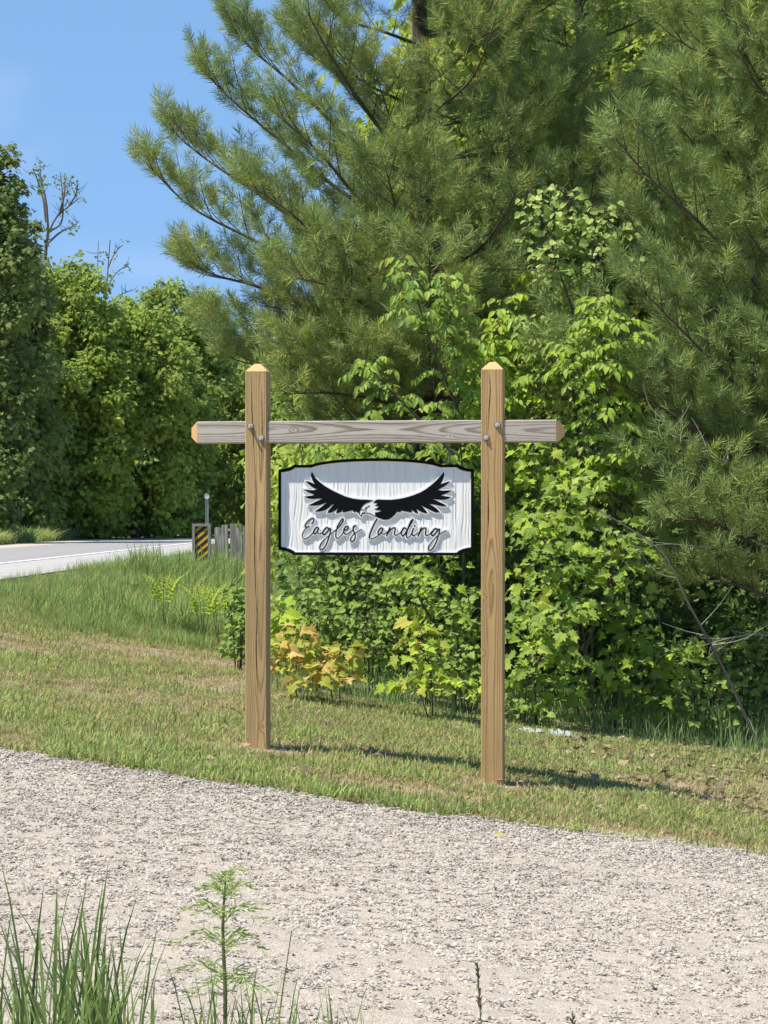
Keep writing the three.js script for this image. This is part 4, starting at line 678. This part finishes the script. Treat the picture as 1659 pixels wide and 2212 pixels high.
/* ------------------------------------------------------------------ broadleaf trees */
// crowns are many leaf sprays on limbs, gathered in lobes
function tree(name, label, category, group, base, o) {
  srand(o.seed); const y0 = gh(base.x, base.z) - 0.1, t = thing(name, label, category, V(base.x, y0, base.z), group), H = o.h, tr = new GB(), lean = o.lean ?? 0;
  const path = (q) => V(lean * q * q + 0.12 * Math.sin(q * 5 + o.seed), H * 0.96 * q, 0.1 * Math.cos(q * 4 + o.seed)), c = []; for (let k = 0; k <= 14; k++) c.push(path(k / 14));
  tr.tube(c, (q) => o.r * (1.1 - q), 8, true, 0.1); mesh('trunk', tr.build(), o.barkMat ?? greyBark, t);
  const copies = new Copies(o.sprays, plantMat), lobes = [];
  for (let k = 0; k < o.lobes; k++) {
    const q = lerp(o.low ?? 0.12, 1, Math.pow((k + rnd()) / o.lobes, 0.9)), az = k * 2.4 + rr(-0.4, 0.4), wide = o.w * (o.prof ? o.prof(q) : Math.sqrt(Math.max(0.02, 1 - Math.pow(Math.abs(q - 0.45) / 0.6, 2.2)))), rad = wide * Math.sqrt(rr(0.15, 1));
    lobes.push([path(q).add(V(Math.cos(az) * rad, rr(-0.2, 0.2), Math.sin(az) * rad)), o.lobe * rr(0.7, 1.25) * (q > 0.85 ? 0.7 : 1), q]);
  }
  const br = new GB();
  for (const [p, R, q] of lobes) {
    const s = path(clamp(q - 0.12 - 0.1 * rnd(), 0.02, 0.96)); br.tube(curve([s, s.clone().lerp(p, 0.5).add(V(0, -0.1, 0)), p], 5), (k) => lerp(o.r * 0.35, 0.008, k), 5, false);
    const lt = rr(0.85, 1.15), squash = V(rr(0.7, 1.35), rr(0.5, 0.95), rr(0.7, 1.35)), n = Math.round(o.n * R * R / (o.lobe * o.lobe));
    for (let k = 0; k < n; k++) {
      const d = rdir().multiply(squash), rad = R * (rnd() < 0.14 ? rr(1.0, 1.55) : Math.pow(rnd(), 0.62)), pos = p.clone().addScaledVector(d, rad), nn = UP.clone().multiplyScalar(0.8).addScaledVector(d, 0.7).add(V(-0.3, 0.1, 0.55)).add(rdir().multiplyScalar(0.3)).normalize();
      const j = lt * rr(0.85, 1.15), y = rnd() < 0.12 ? 1.3 : 1, tt = o.tint; copies.add(frame(pos, nn, rdir(), (o.scale ?? 1) * rr(0.8, 1.25)), lin(tt[0] * j * y, tt[1] * j * (1 + (y - 1) * 0.6), tt[2] * j));
    }
  }
  mesh('limbs', br.build(), o.barkMat ?? greyBark, t); copies.build('crown', t); return copies.count;
}
const FAR = 'trees across the road', far = { sprays: farSprays, lobe: 0.66, n: 27, scale: 0.95, r: 0.11, low: 0.08 };
let farCount = 0;
const ft = (label, X, D, top, w, tint, o = {}) => { const b = W(X, 1160, D); farCount += tree(o.name ?? 'maple_tree', label, 'tree', FAR, b, { ...far, seed: Math.round(X * 7 + D), h: EYE + (1106 - top) / F * D - gh(b.x, b.z), w, tint, ...o, lobes: Math.round((o.lobes ?? 26) * 2.2), lobe: 0.66 * (o.lobe ? 0.85 : 1) }); };
const gA = [0.120, 0.180, 0.038], gB = [0.145, 0.205, 0.040], gC = [0.090, 0.130, 0.038], gD = [0.120, 0.175, 0.042];
ft('dark tall tree cut off by the picture edge across the road', -25, 66, 290, 1.15, gC, { name: 'dark_tree', lobes: 30, lobe: 0.75, low: 0.02 });
ft('dark slim tree beside the tallest dark one', 28, 72, 450, 1.1, gC, { name: 'dark_tree', lobes: 26, lobe: 0.75 });
ft('bushy maple under the leafless snag', 95, 78, 560, 1.7, gA);
ft('lush light maple beside the snag', 165, 76, 535, 1.5, gB, { lobes: 28 });
ft('maple beneath the thin dead tree', 240, 84, 640, 1.8, gA);
ft('round maple with a pale leafy face towards the road', 300, 78, 640, 1.6, gB, { lobes: 26 });
ft('pointed maple rising beside the pine bough', 338, 92, 585, 1.3, gA, { lobes: 24 });
ft('maple next to the pointed one', 395, 84, 605, 1.5, gD);
ft('leafy maple behind the striped hazard board', 435, 96, 650, 1.9, gB, { lobes: 30 });
ft('distant maple behind the grey plank fence', 505, 92, 700, 1.9, gD);
ft('maple behind the cracked post', 580, 88, 720, 2.0, gD);
ft('distant maple seen below the pine boughs', 660, 84, 800, 2.0, gA);
ft('low bushy maple at the forest edge across the road', 45, 74, 720, 1.0, gD, { lobes: 22, lobe: 0.8 });
ft('low bushy maple facing the road in full sun', 205, 77, 690, 1.0, gB, { lobes: 22, lobe: 0.8 });
ft('low leafy maple near the road bend', 370, 80, 740, 1.1, gA, { lobes: 22, lobe: 0.85 });
ft('small dark maple at the end of the road', 455, 90, 800, 1.1, gD, { lobes: 20, lobe: 0.85 });
ft('small maple between two larger ones across the road', 128, 76, 690, 0.9, gA, { lobes: 20, lobe: 0.8 });
ft('small sunny maple low by the far verge', 285, 79, 740, 1.0, gD, { lobes: 20, lobe: 0.8 });

// dead snag with a few leaves, and the thin dead tree
function snag(label, X, D, segs, sd, leafy, r0) {
  srand(sd); const b = W(X, 1165, D); b.y = gh(b.x, b.z); const t = thing('dead_tree', label, 'dead tree', b, 'dead trees above the maples'), o = b.clone().negate(), cp = new Copies(farSprays, plantMat);
  segs.forEach((s, i) => { const pts = s.map(([x, y]) => W(x, y, D).add(V(0, 0, gauss() * 0.25))); if (!i) pts.unshift(b.clone()); const c = curve(pts, 12).map((p) => p.add(o)), gb = new GB(); gb.tube(c, (q) => lerp(i ? r0 * 0.5 : r0, i ? 0.012 : r0 * 0.3, q), 6, true, 0.2);
    for (let k = 0; k < 5; k++) { const m = 4 + Math.floor(rnd() * 8), d = rdir(); d.y = Math.abs(d.y) * 0.7; const l = rr(0.15, 0.5); if (i || k > 2) gb.tube([c[m], c[m].clone().addScaledVector(d, l * 0.6), c[m].clone().addScaledVector(d, l).add(V(0, 0.08, 0))], (q) => lerp(0.014, 0.006, q), 4); }
    mesh(i ? 'limb' : 'trunk', gb.build(), std({ color: lin(0.17, 0.145, 0.12), roughness: 1 }), t); if (i && leafy) for (let k = 0; k < leafy; k++) { const p = c[6 + Math.floor(rnd() * 7)].clone().add(rdir().multiplyScalar(0.16)); cp.add(frame(p, rdir(), rdir(), rr(0.35, 0.7)), lin(0.10, 0.15, 0.05)); } });
  cp.build('leaves', t);
}
snag('leafless grey snag with a few leaf tufts above the maples', 97, 80, [[[97, 700], [97, 545], [104, 500], [100, 430], [88, 380]], [[99, 480], [92, 430], [78, 385], [72, 365]], [[102, 510], [120, 470], [148, 445], [175, 425]], [[104, 500], [130, 480], [135, 420], [128, 370]], [[100, 530], [130, 500], [158, 490], [172, 478]], [[150, 445], [165, 420], [168, 395]], [[95, 420], [88, 395], [84, 352]], [[128, 462], [140, 420], [140, 375]]], 181, 4, 0.085);
snag('thin dead tree with wispy twigs beside the snag', 228, 82, [[[228, 800], [226, 680], [232, 600], [240, 520]], [[230, 620], [250, 590], [280, 570]], [[228, 650], [215, 600], [212, 520]], [[234, 580], [250, 545], [268, 530]], [[228, 670], [255, 640], [285, 625]]], 183, 2, 0.05);

const BACK = 'trees behind the pines', back = { sprays: midSprays, lobe: 0.7, n: 62, scale: 1.35, r: 0.10, low: 0.06 };
let backCount = 0;
const bt = (label, X, D, top, w, tint, o = {}) => { const b = W(X, 1500, D); backCount += tree('forest_tree', label, 'tree', BACK, b, { ...back, seed: Math.round(X * 3 + D * 5), h: EYE + (1106 - top) / F * D - gh(b.x, b.z), w, tint, lobes: o.lobes ?? 30, ...o }); };
const gE = [0.165, 0.225, 0.042];
bt('sunny green tree glimpsed left of the big pine trunk', 850, 29, 560, 0.8, gE);
bt('bright leafy tree behind the big pine', 1045, 29, 60, 1.0, gE, { lobes: 38 });
bt('tree filling the gap between the two pines', 1120, 28, -120, 1.4, gE, { lobes: 42 });
bt('tree right behind the slim pine', 1290, 29.5, -200, 1.5, gE, { lobes: 42 });
bt('light green tree right of the slim pine', 1440, 28, -150, 1.4, gE, { lobes: 40 });
bt('tree behind the pine with dead twigs', 1600, 28.5, -200, 1.5, gE, { lobes: 42 });
bt('last tree of the row deep in the wood', 1780, 29, -200, 1.6, gE, { lobes: 40 });
bt('tree far behind the board', 860, 34, 420, 1.6, gE, { lobes: 34 });
bt('tree deep behind the knotty post', 1060, 35, -100, 1.7, gE, { lobes: 40 });
bt('tree deep behind the slim pine', 1240, 36, -250, 1.9, gE, { lobes: 42 });
bt('tree deep in the wood beyond the light green one', 1430, 36, -250, 1.9, gE, { lobes: 42 });
bt('tree deep in the wood by the pine with dead twigs', 1640, 36, -250, 1.9, gE, { lobes: 42 });
bt('low tree behind the board and the cherry bush', 790, 25, 960, 0.45, gE, { lobes: 20, lobe: 0.5 });
bt('low tree behind the rounded green shrub', 880, 26, 900, 1.0, gE, { lobes: 22, lobe: 0.5 });
{ // one dim mass of leaves low in the wood
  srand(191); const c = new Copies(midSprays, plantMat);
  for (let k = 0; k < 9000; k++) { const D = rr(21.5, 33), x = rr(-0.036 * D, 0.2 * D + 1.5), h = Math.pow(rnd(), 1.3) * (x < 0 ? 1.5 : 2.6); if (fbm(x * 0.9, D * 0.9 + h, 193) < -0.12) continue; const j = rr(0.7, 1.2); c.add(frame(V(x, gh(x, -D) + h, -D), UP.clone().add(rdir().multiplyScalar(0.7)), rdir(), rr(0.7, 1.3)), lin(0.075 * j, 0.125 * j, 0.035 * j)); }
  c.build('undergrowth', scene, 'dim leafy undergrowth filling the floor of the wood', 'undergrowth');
}

/* ------------------------------------------------------------------ grass */
function bladeClump(n, R, h0, h1, w, bend, cols, sd) {
  srand(sd); const gb = new GB();
  for (let k = 0; k < n; k++) {
    const a = rr(0, 6.28), r = Math.sqrt(rnd()) * R, az = rr(0, 6.28), h = rr(h0, h1), d = V(Math.cos(az), 0, Math.sin(az)), s = V(-d.z, 0, d.x), p = V(Math.cos(a) * r, -0.01, Math.sin(a) * r), be = bend * rr(0.2, 1.2), col = cols[Math.floor(rnd() * cols.length)], j = rr(0.65, 1.35), b = gb.p.length / 3, ww = w * rr(0.7, 1.3);
    const roll = rr(-1, 1);
    for (const [t, k2] of [[0, 1], [0.45, 0.9], [0.78, 0.6], [1, 0]]) { const q = p.clone().add(V(0, h * t * (1 - 0.28 * be * t), 0)).addScaledVector(d, h * be * t * t * 0.9), sd2 = s.clone().addScaledVector(d, roll * t * 0.6).normalize(); for (const m of k2 ? [-1, 1] : [0]) { const e = q.clone().addScaledVector(sd2, m * ww * k2 / 2); gb.p.push(e.x, e.y, e.z); gb.c.push(col[0] * j, col[1] * j, col[2] * j); } }
    gb.i.push(b, b + 1, b + 3, b, b + 3, b + 2, b + 2, b + 3, b + 5, b + 2, b + 5, b + 4, b + 4, b + 5, b + 6);
  }
  return gb.build();
}
const G1 = [0.105, 0.160, 0.042], G2 = [0.085, 0.140, 0.038], G3 = [0.135, 0.180, 0.055], STRAW = [0.225, 0.20, 0.115], STRAW2 = [0.165, 0.14, 0.08], GY = [0.17, 0.19, 0.055];
const lawnGreen = [1, 2, 3].map((k) => bladeClump(11, 0.05, 0.025, 0.09, 0.0066, 1.0, [G1, G2, G3, GY, STRAW, G3], 600 + k)), lawnDry = [1, 2, 3].map((k) => bladeClump(10, 0.055, 0.015, 0.065, 0.0062, 1.3, [STRAW, STRAW2, STRAW, GY, G3, STRAW], 610 + k));
const postXZ = postSpecs.map((q) => toWorldXZ(sx_(q.X)));
const tallEdge = (x) => 23.4 + 0.35 * noise(x * 0.8, 7, 221) + (x > -1.6 ? 2.2 * (x + 1.6) * -0.9 : 0);
{
  srand(631); const lawn = new Copies([...lawnGreen, ...lawnDry], grassMat);
  const q = new THREE.Quaternion(), tilt = new THREE.Quaternion().setFromAxisAngle(V(0, 0, 1), -0.13);
  for (let k = 0; k < 95000; k++) {
    const D = lerp(12.3, 25, Math.pow(rnd(), 1.35)), x = rr(-1, 1) * (0.172 * D + 0.9), e = driveEdge(x);
    if (D < e - 0.09 * Math.abs(gauss())) continue;
    if (D > 19.3 && x > -0.9) continue;
    const wood = sstep(18.0, 19.6, D) * sstep(-1, 0.2, x);
    const bare = bareSpot(x, D);
    const lush = sstep(0.45, 0.0, D - e) * 0.5 + 0.35 * sstep(0, 0.4, noise(x * 1.7, D * 1.7, 233));
    if (rnd() < 0.22 + bare * 0.74) continue;
    const dry = rnd() < 0.60 + 0.6 * bare - 0.45 * lush; const v = (dry ? 3 : 0) + Math.floor(rnd() * 3), sc = rr(0.7, 1.15) * (dry ? 1 : 1 + 0.35 * lush) * (1 - 0.2 * wood), t = rr(0.85, 1.15);
    q.setFromAxisAngle(UP, rr(0, 6.28)).premultiply(tilt);
    lawn.add(mat4.clone().compose(V(x, gh(x, -D), -D), q, V(sc, sc * rr(0.8, 1.2), sc)), lin(t, t, t * rr(0.9, 1.1)), v);
  }
  lawn.build('grass', scene, 'patchy mown grass with dry straw around the sign', 'grass');
}
const tallA = [1, 2, 3].map((k) => bladeClump(13, 0.12, 0.18, 0.54, 0.0105, 0.85, [[0.088, 0.148, 0.046], [0.108, 0.165, 0.050], [0.075, 0.132, 0.044], [0.125, 0.175, 0.054], [0.155, 0.17, 0.065]], 640 + k)), shadeA = [1, 2].map((k) => bladeClump(8, 0.11, 0.12, 0.45, 0.0065, 0.6, [[0.07, 0.125, 0.045], [0.085, 0.14, 0.05]], 650 + k));
{
  srand(661); const tall = new Copies(tallA, grassMat), q = new THREE.Quaternion();
  for (let k = 0; k < 21000; k++) {
    const D = lerp(19.5, 62, Math.pow(rnd(), 1.7)), x = rr(-0.19 * D - 0.8, D > 26 ? 1.5 : -0.6);
    if (x < edgeX(D) + 0.15) continue; if (D < tallEdge(x) + gauss() * 0.7) continue;
    const s = rr(0.7, 1.2) * (0.6 + 0.5 * sstep(-0.3, 0.4, fbm(x, D, 241))) * lerp(0.30, 1, sstep(edgeX(D), edgeX(D) + lerp(3.0, 1.9, sstep(29, 36, D)), x)) * (1 + 0.25 * sstep(30, 36, D)) * lerp(0.38, 1, sstep(-0.3, 3.2, D - tallEdge(x))), t = rr(0.85, 1.15); if (s < 0.12) continue;
    tall.add(mat4.clone().compose(V(x, gh(x, -D), -D), q.setFromAxisAngle(UP, rr(0, 6.28)), V(s, s, s)), lin(t, t, t));
  }
  for (let k = 0; k < 420; k++) { const D = rr(34.5, 37.6), x = rr(-3.9, -1.7), s = rr(0.95, 1.3), t = rr(0.85, 1.15); if (x < edgeX(D) + 0.6) continue; tall.add(mat4.clone().compose(V(x, gh(x, -D), -D), q.setFromAxisAngle(UP, rr(0, 6.28)), V(s, s, s)), lin(t, t, t)); }
  for (let k = 0; k < 9000; k++) { // far verge
    const D = rr(46, 92), x = lineX(D) - 5.0 - Math.pow(rnd(), 1.5) * 6; const s = rr(0.8, 1.4), t = rr(0.9, 1.25);
    tall.add(mat4.clone().compose(V(x, gh(x, -D), -D), q.setFromAxisAngle(UP, rr(0, 6.28)), V(s * 1.6, s * 0.9, s * 1.6)), lin(t * 1.1, t * 1.05, t));
  }
  tall.build('tall_grass', scene, 'tall green grass on the road verge', 'grass');
  const sh = new Copies(shadeA, grassMat); srand(671);
  for (let k = 0; k < 1500; k++) { const D = rr(17.9, 22), x = rr(-1.1, 0.18 * D + 1.2), a = 18.3 + 0.35 * noise(x * 2, 3, 243) - 0.5 * sstep(1.4, 3, x) + 0.5 * sstep(0.5, -0.6, x); if (D < a + Math.abs(gauss()) * 0.3) continue; if (rnd() < 0.25) continue; const s = rr(0.5, 1.1) * sstep(a - 0.3, a + 1.1, D), t = rr(0.85, 1.2); sh.add(mat4.clone().compose(V(x, gh(x, -D), -D), q.setFromAxisAngle(UP, rr(0, 6.28)), V(s, s, s)), lin(t, t, t)); }
  sh.build('shade_grass', scene, 'long thin grass growing in the shade at the wood edge', 'grass');
}
{ // dead leaves and straw on the ground near the wood
  srand(681); const litter = new Copies([maple[0], oval[1], maple[2]], leafMat(lin(1, 1, 1), 0.1, 0));
  for (let k = 0; k < 4200; k++) { const D = rr(13.2, 20), x = rr(-1.2, 0.175 * D + 0.8); if (rnd() > 0.08 + 0.92 * sstep(0.2, 2.4, x) * sstep(13.5, 16, D)) continue; const t = rr(0.6, 1.3), pale = rnd() < 0.35 ? 1.5 : 1; litter.add(frame(V(x, gh(x, -D) + rr(0.01, 0.035), -D), V(gauss(), gauss() * 0.2, gauss()), UP.clone().add(rdir().multiplyScalar(0.5)), rr(0.04, 0.085)), lin(0.27 * t * pale, 0.205 * t * pale, 0.13 * t * pale)); }
  litter.build('leaf_litter', scene, 'brown dead leaves scattered on the grass near the wood', 'dead leaves');
}

/* ------------------------------------------------------------------ plants in front of the drive */
{
  const near = [1, 2, 3].map((k) => bladeClump(6, 0.05, 0.24, 0.57, 0.0088, 0.40, [[0.075, 0.12, 0.036], [0.06, 0.10, 0.032], [0.10, 0.145, 0.042], [0.045, 0.075, 0.028]], 700 + k)), q = new THREE.Quaternion();
  srand(711); const nearGrass = new Copies(near, grassMat);
  const spots = [];
  for (let k = 0; k < 26; k++) spots.push([rr(-20, 210), rr(5.6, 6.4), rr(0.85, 1.12)]); for (let k = 0; k < 13; k++) spots.push([rr(200, 330), rr(5.6, 6.4), rr(0.7, 0.92)]);
  for (let k = 0; k < 20; k++) spots.push([rr(420, 560), rr(5.7, 6.3), rr(0.55, 0.75)]); for (let k = 0; k < 22; k++) spots.push([rr(560, 830), rr(5.7, 6.3), rr(0.55, 0.8)]); for (let k = 0; k < 26; k++) spots.push([rr(-500, -20), rr(5.6, 6.4), rr(0.7, 1.1)]); for (let k = 0; k < 30; k++) spots.push([rr(830, 1900), rr(5.4, 6.0), rr(0.3, 0.42)]);
  for (const [X, D, s] of spots) { const x = (X - 829.5) / F * D, t = rr(0.85, 1.15); nearGrass.add(mat4.clone().compose(V(x, gh(x, -D), -D), q.setFromAxisAngle(UP, rr(0, 6.28)), V(s, s, s)), lin(t, t, t)); }
  nearGrass.build('roadside_grass', scene, 'tall grass blades in front of the driveway', 'grass');
}
{ // feathery weed
  srand(721); const D = 6.0, b = W(483, 2400, D); b.y = gh(b.x, b.z); const t = thing('weed', 'feathery green weed with finely cut leaves standing before the driveway', 'weed', b);
  const H = EYE - (1905 - 1106) / F * D - b.y, c = curve([V(0, 0, 0), V(0.004, H * 0.5, 0), V(-0.002, H * 0.8, 0), V(0.004, H, 0)], 20), st = new GB(); st.tube(c, (q) => lerp(0.0068, 0.003, q), 7); mesh('stem', st.build(), std({ color: lin(0.13, 0.15, 0.06), roughness: 0.9 }), t);
  for (let k = 0; k < 34; k++) {
    const q = [0.36, 0.40, 0.55, 0.58, 0.70, 0.73, 0.86, 0.89, 0.985][Math.floor(k / 34 * 9)] + rr(-0.015, 0.012), i = Math.min(19, Math.floor(q * 20)), p = c[i].clone().lerp(c[i + 1], q * 20 - i), az = k * 2.4, h = V(Math.cos(az), 0, Math.sin(az)), l = lerp(0.135, 0.060, q * q) * rr(0.7, 1.15), up = lerp(0.35, 1.3, q);
    const cc = curve([p, p.clone().addScaledVector(h, l * 0.5).addScaledVector(UP, l * 0.4 * up), p.clone().addScaledVector(h, l).addScaledVector(UP, l * (up * 0.6 - 0.35))], 7), gb = new GB();
    const blade = (a, d, len, w) => { const s = d.clone().cross(rdir()).normalize().multiplyScalar(w), m = a.clone().addScaledVector(d, len * 0.5), e = a.clone().addScaledVector(d, len), b0 = gb.p.length / 3; for (const v of [a, m.clone().add(s), m.clone().sub(s), e]) gb.p.push(v.x, v.y, v.z); gb.i.push(b0, b0 + 1, b0 + 2, b0 + 1, b0 + 3, b0 + 2); };
    for (let j = 0; j < 7; j++) { const td = cc[j + 1].clone().sub(cc[j]).normalize(); blade(cc[j], td, cc[j].distanceTo(cc[j + 1]) * 1.15, 0.0022); const sd = td.clone().cross(UP).normalize(); for (const s of [-1, 1]) blade(cc[j + 1], td.clone().multiplyScalar(0.8).addScaledVector(sd, s).addScaledVector(UP, rr(-0.2, 0.5)).normalize(), l * rr(0.26, 0.42), 0.0024); }
    mesh('leaf', gb.build(), T_SHRUB[k % 4], t);
  }
}
for (const [X, Y, tip, lean, label] of [[1048, 2350, 2085, -18, 'single brown grass stalk with a narrow seed head before the driveway'], [1245, 2350, 2195, -8, 'short grass stalk whose seed head barely clears the drive'], [590, 2350, 2010, 40, 'fine wiry grass stalk leaning beside the feathery weed']]) { // seed heads
  srand(731 + X); const D = 6.0, b = W(X, Y, D); b.y = gh(b.x, b.z); const t = thing('grass_stalk', label, 'grass stalk', b, 'seed stalks before the driveway'), e = W(X + lean, tip, D).sub(b), st = new GB(), c = curve([V(0, 0, 0), V(e.x * 0.35, e.y * 0.55, 0), e], 16);
  st.tube(c, (q) => lerp(0.0024, 0.0014, q), 5); mesh('stalk', st.build(), greenTwig, t);
  if (X !== 590) { const hd = new GB(); for (let k = 0; k < 46; k++) { const q = lerp(0.68, 1, k / 46) * 16, i = Math.min(15, Math.floor(q)), p = c[i].clone().lerp(c[i + 1], q - i), td = c[i + 1].clone().sub(c[i]).normalize(), d = td.multiplyScalar(1.6).add(rdir()).normalize(), s = rdir().cross(d).normalize().multiplyScalar(0.003), b0 = hd.p.length / 3, m = p.clone().addScaledVector(d, 0.006), z = p.clone().addScaledVector(d, 0.018); for (const v of [p, m.clone().add(s), m.clone().sub(s), z]) hd.p.push(v.x, v.y, v.z); hd.i.push(b0, b0 + 1, b0 + 2, b0 + 1, b0 + 3, b0 + 2); } mesh('seed_head', hd.build(), std({ color: lin(0.13, 0.12, 0.06), roughness: 1, side: THREE.DoubleSide }), t); }
}

/* ------------------------------------------------------------------ roadside things */
{
  const D = 38, b = W(436, 1260, D); b.y = gh(b.x, b.z); const t = thing('hazard_marker', 'hazard board with slanted black and yellow stripes in a grey frame at the road end', 'road sign', b);
  const w = 40 / F * D, top = EYE - (1131 - 1106) / F * D - b.y, h = 0.80; t.rotation.y = -0.08;
  const sc = std({ map: tex(64, 128, (x, y) => { const k = 0.55 + 0.2 * fbm(x / 9, y / 14, 251); return [k, k * 0.98, k * 0.94]; }), roughness: 0.85 });
  mesh('backing', new THREE.BoxGeometry(w, h, 0.05).translate(0, top - h / 2, 0), sc, t);
  for (const s of [-1, 1]) mesh('frame_side', new THREE.BoxGeometry(0.045, h, 0.03).translate(s * (w / 2 - 0.0225), top - h / 2, 0.041), sc, t);
  mesh('frame_top', new THREE.BoxGeometry(w - 0.092, 0.045, 0.03).translate(0, top - 0.0225, 0.041), sc, t);
  const yellow = std({ color: lin(0.72, 0.43, 0.04), roughness: 0.6 }), blk = std({ color: lin(0.025, 0.016, 0.012), roughness: 0.6 }), iw = w - 0.092, y1 = top - 0.047, y0 = top - h + 0.01;
  mesh('panel', new THREE.PlaneGeometry(iw, y1 - y0).translate(0, (y0 + y1) / 2, 0.027), yellow, t);
  for (let k = 0; k < 8; k++) { // stripes clipped to the panel
    const s0 = y1 + 0.10 - k * 0.125, wd = 0.062, sl = 0.85, f = (x, o) => s0 + o + sl * x, P = []; const N = 24; for (let i = 0; i <= N; i++) { const x = -iw / 2 + iw * i / N; P.push([x, clamp(f(x, 0), y0, y1)]); } for (let i = N; i >= 0; i--) { const x = -iw / 2 + iw * i / N; P.push([x, clamp(f(x, -wd), y0, y1)]); }
    if (Math.max(...P.map((p) => p[1])) - Math.min(...P.map((p) => p[1])) < 0.01) continue;
    mesh('stripe', new THREE.ExtrudeGeometry(new THREE.Shape(P.filter((p, i) => !i || Math.hypot(p[0] - P[i - 1][0], p[1] - P[i - 1][1]) > 1e-5).map((p) => new THREE.Vector2(...p))), { depth: 0.002, bevelEnabled: false }).translate(0, 0, 0.0285), blk, t);
  }
  for (const s of [-1, 1]) mesh('leg', new THREE.BoxGeometry(0.06, top - h + 0.12, 0.05).translate(s * 0.11, (top - h) / 2 - 0.06, -0.01), sc, t);
}
{ // grey board fence behind the hazard board
  srand(741); const t0 = W(500, 1200, 41); t0.y = gh(t0.x, t0.z); const t = thing('plank_fence', 'weathered grey plank fence of uneven upright boards behind the hazard board', 'fence', t0);
  const pm = [0, 1, 2].map((k) => std({ map: tex(64, 128, (x, y) => { const q = 0.60 + 0.14 * noise(x / 3, y / 40, 261 + k) + 0.10 * fbm(x / 12, y / 16, 265 + k); return [q, q * 0.97, q * 0.92]; }), roughness: 0.95 }));
  let X = 463; for (const [wd, top] of [[16, 1146], [16, 1139], [16, 1137], [14, 1138], [17, 1143], [16, 1140], [18, 1144], [16, 1139], [15, 1142]]) {
    const w = (wd - 0.4) / F * 41, x = (X + wd / 2 - 829.5) / F * 41 - t0.x, h = EYE - (top - 1106) / F * 41 - t0.y + 0.05, sh = new THREE.Shape(); const j = () => rr(-0.012, 0.012);
    sh.moveTo(-w / 2 + j(), -0.1); sh.lineTo(w / 2 + j(), -0.1); sh.lineTo(w / 2 + j(), h * 0.5); sh.lineTo(w / 2 + j(), h + j()); sh.lineTo(0, h + j() * 2); sh.lineTo(-w / 2 + j(), h + j()); sh.lineTo(-w / 2 + j(), h * 0.45);
    const p = mesh('plank', new THREE.ExtrudeGeometry(sh, { depth: 0.028, bevelEnabled: false }), pm[Math.floor(rnd() * 3)], t); const uv = p.geometry.attributes.uv; for (let i = 0; i < uv.count; i++) uv.setXY(i, uv.getX(i) * 3, uv.getY(i)); p.position.set(x, 0, rr(-0.01, 0.015)); p.rotation.z = rr(-0.02, 0.02); X += wd;
  }
  for (const y of [0.28, 0.62]) mesh('rail', new THREE.BoxGeometry(1.28, 0.09, 0.04).translate(0.17, y, -0.05), pm[0], t);
}
{ // steel post with reflector
  const D = 45, b = W(447, 1200, D); b.y = gh(b.x, b.z); const t = thing('reflector_post', 'slim galvanised steel post with a small round reflector above the hazard board', 'road post', b), h = EYE - (1069 - 1106) / F * D - b.y;
  const ch_ = new THREE.Shape(); [[-0.03, 0], [-0.022, 0], [-0.014, 0.022], [0.014, 0.022], [0.022, 0], [0.03, 0], [0.03, 0.004], [0.025, 0.004], [0.017, 0.027], [-0.017, 0.027], [-0.025, 0.004], [-0.03, 0.004]].forEach(([x, y], i) => (i ? ch_.lineTo(x, y) : ch_.moveTo(x, y)));
  const galv = std({ color: lin(0.42, 0.45, 0.46), metalness: 0.6, roughness: 0.5 });
  mesh('channel', new THREE.ExtrudeGeometry(ch_, { depth: h + 0.1, bevelEnabled: false }).rotateX(-Math.PI / 2).translate(0, -0.1, 0), galv, t);
  const rf = mesh('reflector', new THREE.CylinderGeometry(0.048, 0.048, 0.012, 24).rotateX(Math.PI / 2).translate(0, h - 0.03, 0.02), std({ color: lin(0.62, 0.64, 0.66), roughness: 0.3 }), t); mesh('rim', new THREE.TorusGeometry(0.048, 0.006, 8, 28).translate(0, h - 0.03, 0.026), galv, rf);
}
// crumpled white scraps at the wood edge
for (const [X, w, h, label, sd] of [[1143, 0.22, 0.03, 'thin crumpled white scrap lying in the grass behind the knotty post', 751], [1206, 0.20, 0.05, 'brighter crumpled white scrap lying against the undergrowth', 757]]) {
  const D = 18.2, b = W(X, 1592, D); b.y = gh(b.x, b.z) + 0.01; const g = new THREE.PlaneGeometry(1, 1, 14, 10), p = g.attributes.position;
  for (let i = 0; i < p.count; i++) { const u = p.getX(i), v = p.getY(i), e = 1 - Math.pow(Math.max(Math.abs(u), Math.abs(v)) * 2, 3) * 0.4; p.setXYZ(i, u * w * (1 + 0.2 * noise(v * 4, 1, sd)), h * (0.35 + Math.abs(fbm(u * 5, v * 5, sd, 3)) * 2.0) * e, v * 0.2 * (1 + 0.3 * noise(u * 4, 2, sd))); }
  const gg = g.toNonIndexed(); gg.computeVertexNormals(); const o = mesh('white_scrap', gg, std({ color: lin(0.40, 0.40, 0.39), roughness: 0.8, side: THREE.DoubleSide }), scene); o.position.copy(b); tag(o, label, 'litter', 'white scraps');
}
{ // yellow leaf on the gravel
  const b = W(1072, 1826, 12.0); b.y = gh(b.x, b.z) + 0.02; const o = mesh('fallen_leaf', maple[1], leafMat(lin(0.50, 0.45, 0.05), 0.2, 0), scene); o.applyMatrix4(frame(b, V(1, 0.1, 0.5), V(0.2, 1, 0.5), 0.05)); tag(o, 'small yellow leaf lying on the gravel drive', 'leaf');
}
renderer.render(scene, camera);
